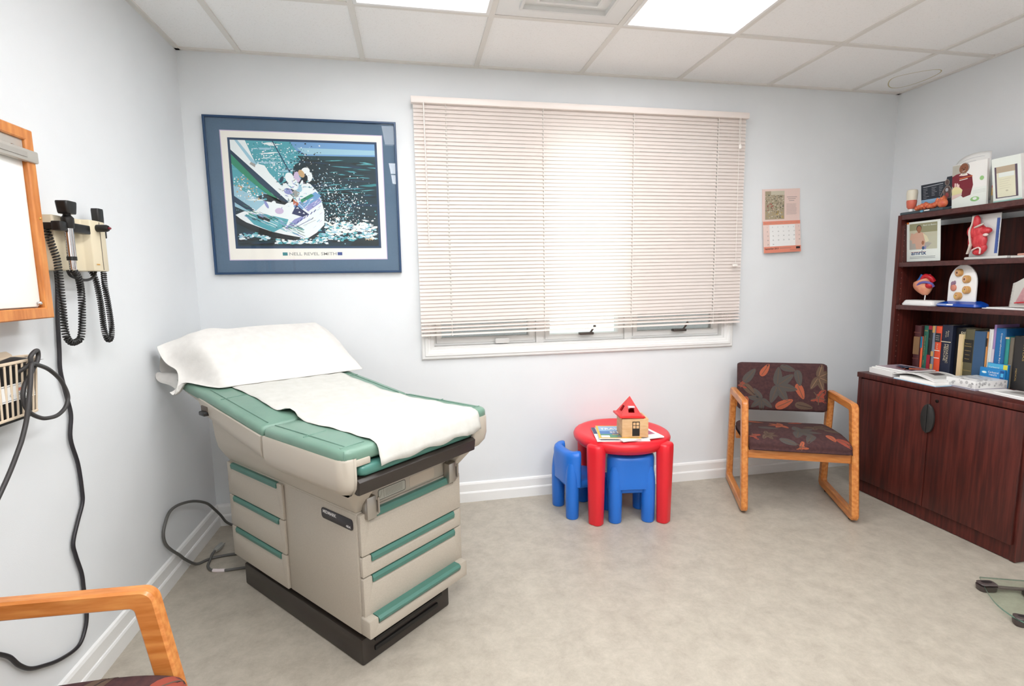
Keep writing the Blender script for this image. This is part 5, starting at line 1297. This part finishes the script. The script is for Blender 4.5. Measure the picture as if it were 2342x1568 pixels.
# curled sheet behind
def sheet(name, label, M, w, h, curl, bend, mats, deco=None, cat='paper'):
    b = MB(); b.M = M
    rows = []
    for j in range(13):
        v = j / 12
        rows.append([(w * (i / 10 - .5), h * v, bend * math.sin(PI * i / 10) - curl * v * v + .0006 * k2) for i in range(11) for k2 in (0,)])
    b.loft(rows, closed=False, caps=False)
    o = b.build(name, mats, angle=70); md = o.modifiers.new('thickness', 'SOLIDIFY'); md.thickness = .0008
    return tag(o, label, cat)
M_SH = Matrix(((0, 0, -1, 4.17), (-1, 0, 0, -.690), (0, 1, 0, TOPZ + .003), (0, 0, 0, 1))) @ Matrix.Rotation(R(14), 4, 'Z')
M_SH = Matrix.Translation((4.155, -.655, TOPZ + .03)) @ Matrix(((0, 0, -1, 0), (-1, 0, 0, 0), (0, 1, 0, 0), (0, 0, 0, 1))) @ Matrix.Rotation(R(12), 4, 'Z')
b = MB(); b.M = M_SH; rows = []
for j in range(15):
    v = j / 14; rows.append([(.205 * (i / 12 - .5) * (1 - .16 * max(0, v - .7)), .275 * v - .02 * ((i / 12 - .5) * 2) ** 2, .030 * math.cos(PI * (i / 12 - .5)) - .055 * v * v) for i in range(13)])
b.loft(rows, closed=False, caps=False)
sh2 = b.build('curled_sheet', pal[0], angle=70); md = sh2.modifiers.new('thickness', 'SOLIDIFY'); md.thickness = .0008
tag(sh2, 'curled white printed sheet standing behind the red sweater brochure', 'paper')
b = MB(); b.M = M_SH
for k in range(6):
    v = .90 - .07 * k; q = []
    for i in range(13):
        u = .12 + .76 * i / 12 if k % 2 == 0 else .12 + .6 * i / 12
        for dv in (0, .006):
            vv = v + dv; q.append((.205 * (u - .5) * (1 - .16 * max(0, vv - .7)), .275 * vv - .02 * ((u - .5) * 2) ** 2, .030 * math.cos(PI * (u - .5)) - .055 * vv * vv + .0012))
    b.add(q, [(2 * i, 2 * i + 2, 2 * i + 3, 2 * i + 1) for i in range(12)])
b.build('printed_lines', mat('print_grey', '#b9bcc2', .6), sh2)
# brochure stack between the two holders
b = MB()
for k in range(9):
    x = -.035 + .0085 * k; m_ = k % 2
    b.box(x, x + .0075, 0, .10, 0, .205 + .004 * math.sin(k * 1.7), 0, bev=.001)
    b.box(x + .0004, x + .0071, -.0004, .0, .125, .165, 1); b.box(x + .0004, x + .0071, -.0004, .0, .09, .10, 2); b.box(x + .0004, x + .0071, -.0004, 0, .05, .088, 3)
tag(b.build('brochure_stack', [mat('stack_grey', '#a9a596', .6), mat('stack_maroon', '#5e2029', .6), mat('stack_red', '#c8402f', .6), mat('stack_gold', '#dcb168', .6)]), 'tight stack of grey and maroon brochures standing on edge on the bookcase top', 'brochures', None, (4.105, -.825, TOPZ), RZ)
# leaflet in leaning clear holder
t = thing('leaflet_holder', 'clear holder with a cream leaflet in a dark border, on the bookcase top', 'leaflet holder', (4.06, -.902, TOPZ), RZ)
p3 = [pal[0], mat('leaflet_cream', '#eee6cf', .5), mat('leaflet_border', '#5c4a5e', .5), mat('leaflet_tan', '#c2ab95', .5), mat('leaflet_print', '#cdc3ad', .5), mat('leaflet_teal', '#a7d3cc', .5)]
def d_leaf(b, w, h):
    b.rect(.012, .018, w - .016, h * .80, 2, .0004); b.rect(.02, .022, w - .026, h * .80, 1, .0006); b.rect(.02, h * .66, w - .026, h * .80, 3, .0007); b.rect(.03, h * .56, w - .03, h * .66, 0, .0008)
    for k in range(5): b.line(.032, h * (.50 - .05 * k), w - .045 - .006 * (k % 3), h * (.51 - .05 * k), .0012, 4, .0009)
    b.oval(w * .5, h * .24, .006, .004, 4, .0009); b.rect(0, 0, w, .006, 5, .0008)
printed('leaflet', face(-.064, 0, .005, R(-10)), .128, .215, .02, p3, d_leaf, t)
b = MB(); b.M = face(-.064, 0, .005, R(-10)); b.box(-.002, .130, 0, .215, .004, .006); b.box(.130, .15, 0, .2, -.03, -.028); b.box(-.002, .15, -.004, 0, -.05, .006); b.build('acrylic_holder', M_ACR, t)
# pink card
b = MB(); b.M = face(-.05, 0, 0, R(-5)); b.box(0, .11, 0, .285, -.002, 0); b.rect(.018, .215, .10, .25, 1, .0004); b.oval(.05, .225, .03, .012, 2, .0006); b.oval(.05, .225, .026, .009, 3, .0008)
tag(b.build('pink_card', [mat('card_salmon', '#e9a697', .6), mat('card_peach', '#f0b8a6', .6), mat('card_ink', '#5b3c38', .6), mat('card_buff', '#e2cdbc', .6)]), 'salmon pink card standing behind the leaflet holder', 'card', None, (4.15, -.955, TOPZ), RZ)

# --- on the cabinet top
CT = .7475
def d_cover(b, w, d):
    b.rect(.003, .003, w - .003, d - .003, 1, .0003)
    for k in range(16): b.poly([(min(w - .01, max(.01, .03 + .18 * rnd.random() + .03 * math.cos(a))), min(d - .01, max(.01, .03 + .12 * rnd.random() + .02 * math.sin(a)))) for a in (0, 1.5, 3, 4.5)], rnd.choice([2, 3, 4]), .0005 + .0001 * k)
ml = [M_PAPER, mat('mag_mauve', '#b9a3ad', .35), mat('mag_maroon', '#7a3540', .35), mat('mag_coral', '#c9725c', .35), mat('mag_slate', '#5f6a80', .35)]
paper('paper_pad', 'thick white paper pad at the far end of the cabinet top', (3.86, -.378, CT), R(-97), .175, .17, .030)
paper('magazine', 'white magazine on top of the paper pad, under the colourful one', (3.868, -.385, CT + .0305), R(-98), .20, .19, .005, group='magazines on the cabinet', cat='magazine')
paper('magazine', 'magazine with a mauve and red cover on top of the white paper pad', (3.89, -.39, CT + .036), R(-92), .22, .18, .005, ml, d_cover, 'magazines on the cabinet', cat='magazine')
mb_ = [M_PAPER, mat('page_grey', '#8f8d88', .5), mat('page_dark', '#4e4a4a', .5), mat('page_light', '#c9c8c4', .5), mat('pale_blue_cover', '#9cc3dd', .5)]
b = MB(); slab(b, .25, .19, 0, .004, 0, 4); slab(b, .246, .188, .004, .008, 0, 0, 8, .002, .001)
tag(b.build('magazine', mb_), 'pale blue edged booklet at the bottom of the middle magazine pile on the cabinet', 'magazine', 'magazines on the cabinet', (3.815, -.582, CT), R(-92))
paper('magazine', 'thick white magazine in the middle of the pile beside the tissue box', (3.825, -.610, CT + .0085), R(-92), .205, .19, .013, mb_, None, 'magazines on the cabinet', cat='magazine')
b = MB(); rows = []
for i in range(13):
    f = i / 12; z = .0035 + .020 * math.sin(PI * f) ** 1.3
    rows.append([(.24 * f, 0, z - .0035), (.24 * f, .20, z * .9 - .0030), (.24 * f, .20, z * .9 + .001), (.24 * f, 0, z + .001)])
b.loft(rows)
for (f0, f1, d0, d1, m_) in ((.10, .48, .02, .17, 1), (.54, .92, .03, .18, 3), (.56, .74, .08, .15, 2), (.16, .3, .05, .12, 3)):
    q = []
    for k in range(7):
        f = f0 + (f1 - f0) * k / 6; z = .0035 + .020 * math.sin(PI * f) ** 1.3
        for d_ in (d0, d1): q.append((.24 * f, d_, z + (z * .9 - z) * d_ / .2 + .0018 + .0004 * (m_ == 2)))
    b.add(q, [(2 * k, 2 * k + 2, 2 * k + 3, 2 * k + 1) for k in range(6)], m_)
tag(b.build('magazine', mb_), 'open bulging magazine with grey photos on top of the pile beside the tissue box', 'magazine', 'magazines on the cabinet', (3.835, -.560, CT + .0220), R(-92))
# tissue box
t = thing('tissue_box', 'flat white tissue box with grey dots on the cabinet top', 'tissue box', (3.897, -.956, CT), R(-94))
b = MB(); b.box(-.155, 0, 0, .185, 0, .048, 0, bev=.001)
def dots(M, w, h, n, s_):
    b.M = M; r2 = random.Random(s_); b.rect(0, 0, w, h * .2, 2, .0005)
    for k in range(n):
        r_ = r2.uniform(.003, .009); x, y = r2.uniform(r_, w - r_), r2.uniform(h * .2 + r_, h - r_)
        b.oval(x, y, r_ * .9, r_, 1 if k % 3 else 3, .0008 + .00002 * k, n=14)
dots(frame((-.155, 0, 0), (1, 0, 0), (0, 0, 1)), .155, .046, 16, 5); dots(frame((0, 0, 0), (0, 1, 0), (0, 0, 1)), .185, .048, 20, 6)
b.M = Matrix.Translation((-.155, 0, .048)); r2 = random.Random(9)
for k in range(34):
    r_ = r2.uniform(.003, .009); b.oval(r2.uniform(r_, .155 - r_), r2.uniform(r_, .185 - r_), r_, r_, 1 if k % 3 else 3, .0006 + .00002 * k, n=14)
b.oval(.0775, .0925, .052, .028, 4, .0016, n=28)
b.M = frame((-.05, -.0, .0), (1, 0, 0), (0, 0, 1)); b.text('tissues', .002, .002, .006, 0, .0009, width=.03)
b.build('carton', [mat('carton_white', '#ececea', .45), mat('dot_grey', '#c4c4c4', .5), mat('band_lavender', '#a9a6b3', .5), mat('dot_dark', '#adadad', .5), mat('slot_film', '#d6d8da', .3)], t)
# medicine boxes
md_ = [mat('med_blue', '#1f7fc0', .4), mat('med_cyan', '#4fb0d8', .4), pal[0], mat('med_yellow', '#dfd94a', .4), mat('med_navy', '#16518f', .4)]
def med(label, loc, w, h, d, deco):
    b = MB(); b.box(-w / 2, w / 2, 0, d, 0, h, 0, bev=.001); b.M = frame((-w / 2, 0, 0), (1, 0, 0), (0, 0, 1)); deco(b, w, h)
    tag(b.build('medicine_box', md_), label, 'medicine box', 'blue medicine boxes', loc, R(-93))
def dm1(b, w, h):
    b.rect(.002, h * .72, w - .002, h - .002, 1, .0004); b.rect(w * .78, h * .70, w - .002, h - .002, 3, .0006); b.text('Carbatrol', w * .08, h * .80, .011, 2, .0008, width=w * .5)
def dm2(b, w, h):
    b.rect(w * .82, .002, w - .002, h * .95, 4, .0004); b.oval(w * .19, h * .74, w * .12, h * .085, 1, .0006); b.oval(w * .19, h * .74, w * .09, h * .05, 2, .0007); b.text('Carbatrol', w * .34, h * .74, .014, 2, .0006, width=w * .42); b.text('TABLETS', w * .38, h * .60, .012, 2, .0006, width=w * .32); b.rect(w * .85, h * .6, w * .96, h * .8, 1, .0007)
med('taller blue medicine box with a yellow corner, in front of the books', (4.1, -.903, CT), .100, .122, .013, dm1)
med('shorter blue medicine box with white lettering behind the tissue box', (4.0855, -.890, CT), .122, .096, .013, dm2)
paper('booklet', 'white booklet lying at the near end of the cabinet top', (3.918, -.955, CT), R(-97), .24, .15, .006, cat='booklet', group='booklets at the near end')
paper('booklet', 'grey printed booklet lying on top of the white booklet at the near end', (3.925, -1.02, CT + .0065), R(-94), .20, .13, .004, mb_, lambda b, w, d: (b.rect(.01, .01, w - .01, d - .01, 3, .0003), b.rect(.03, .05, .12, .11, 1, .0005)), cat='booklet', group='booklets at the near end')

# ================================================================== GLASS SCALE
t = thing('glass_scale', 'clear glass bathroom scale with dark feet on the floor at the right edge', 'scale', (3.494, -1.342, 0), R(-21.7))
b = MB()
out = [tuple(p[:2]) for p in spl([(0, 0, 0), (-.022, -.06, 0), (-.05, -.14, 0), (-.064, -.21, 0), (-.056, -.28, 0), (-.02, -.34, 0)], 6)] + [tuple(p[:2]) for p in spl([(.34, -.34, 0), (.376, -.28, 0), (.384, -.21, 0), (.37, -.14, 0), (.342, -.06, 0), (.32, 0, 0)], 6)]
b.prism(out, .024, .031, bev=.001); b.build('glass_plate', clear_glass('green_glass', '#f7fbf8', 1.4), t)
b = MB(); b.loft([[(x, y, z) for x, y in out] for z in (.0245, .0305)], caps=False)
for i in range(len(b.v)):
    x, y, z = b.v[i]; b.v[i] = (x + (.0006 if x < .16 else -.0006), y, z)
b.build('glass_edge', mat('glass_edge_green', '#6f8f82', .15, 0, .6), t)
M_FOOT = mat('dark_foot', '#4a403e', .45); M_PADD = mat('pad_dark', '#1f1819', .6)
for (x, y, a) in ((-.004, -.052, 8), (.31, -.052, -8), (-.022, -.285, -14), (.33, -.285, 14)):
    b = MB(); b.M = Matrix.Translation((x, y, 0)) @ Matrix.Rotation(R(a), 4, 'Z')
    b.loft([[(px_, py_, z) for px_, py_ in rpoly([(-w, -d), (w, -d), (w, d), (-w, d)], .016, 5)] for z, w, d in ((0, .030, .018), (.004, .034, .021), (.0235, .036, .023))])
    b.loft([[(px_, py_, z) for px_, py_ in rpoly([(-w, -d), (w, -d), (w, d), (-w, d)], .012, 5)] for z, w, d in ((.0312, .034, .021), (.034, .033, .020), (.036, .028, .016))])
    f = b.build('foot', M_FOOT, t, angle=50, fix=True)
    b = MB(); b.M = Matrix.Translation((x, y, .0362)) @ Matrix.Rotation(R(a), 4, 'Z'); b.oval(0, .002, .022, .010, 0, 0, n=20); b.build('contact_pad', M_PADD, f)
b = MB(); b.box(.03, .275, -.060, -.046, .012, .0235, bev=.003); b.box(.02, .295, -.292, -.278, .012, .0235, bev=.003); b.build('crossbar', mat('scale_bar', '#6d5f5d', .5), t)
b = MB(); b.box(.11, .21, -.13, -.07, .006, .0238, bev=.003); b.build('display', mat('display_dark', '#232726', .3), t)
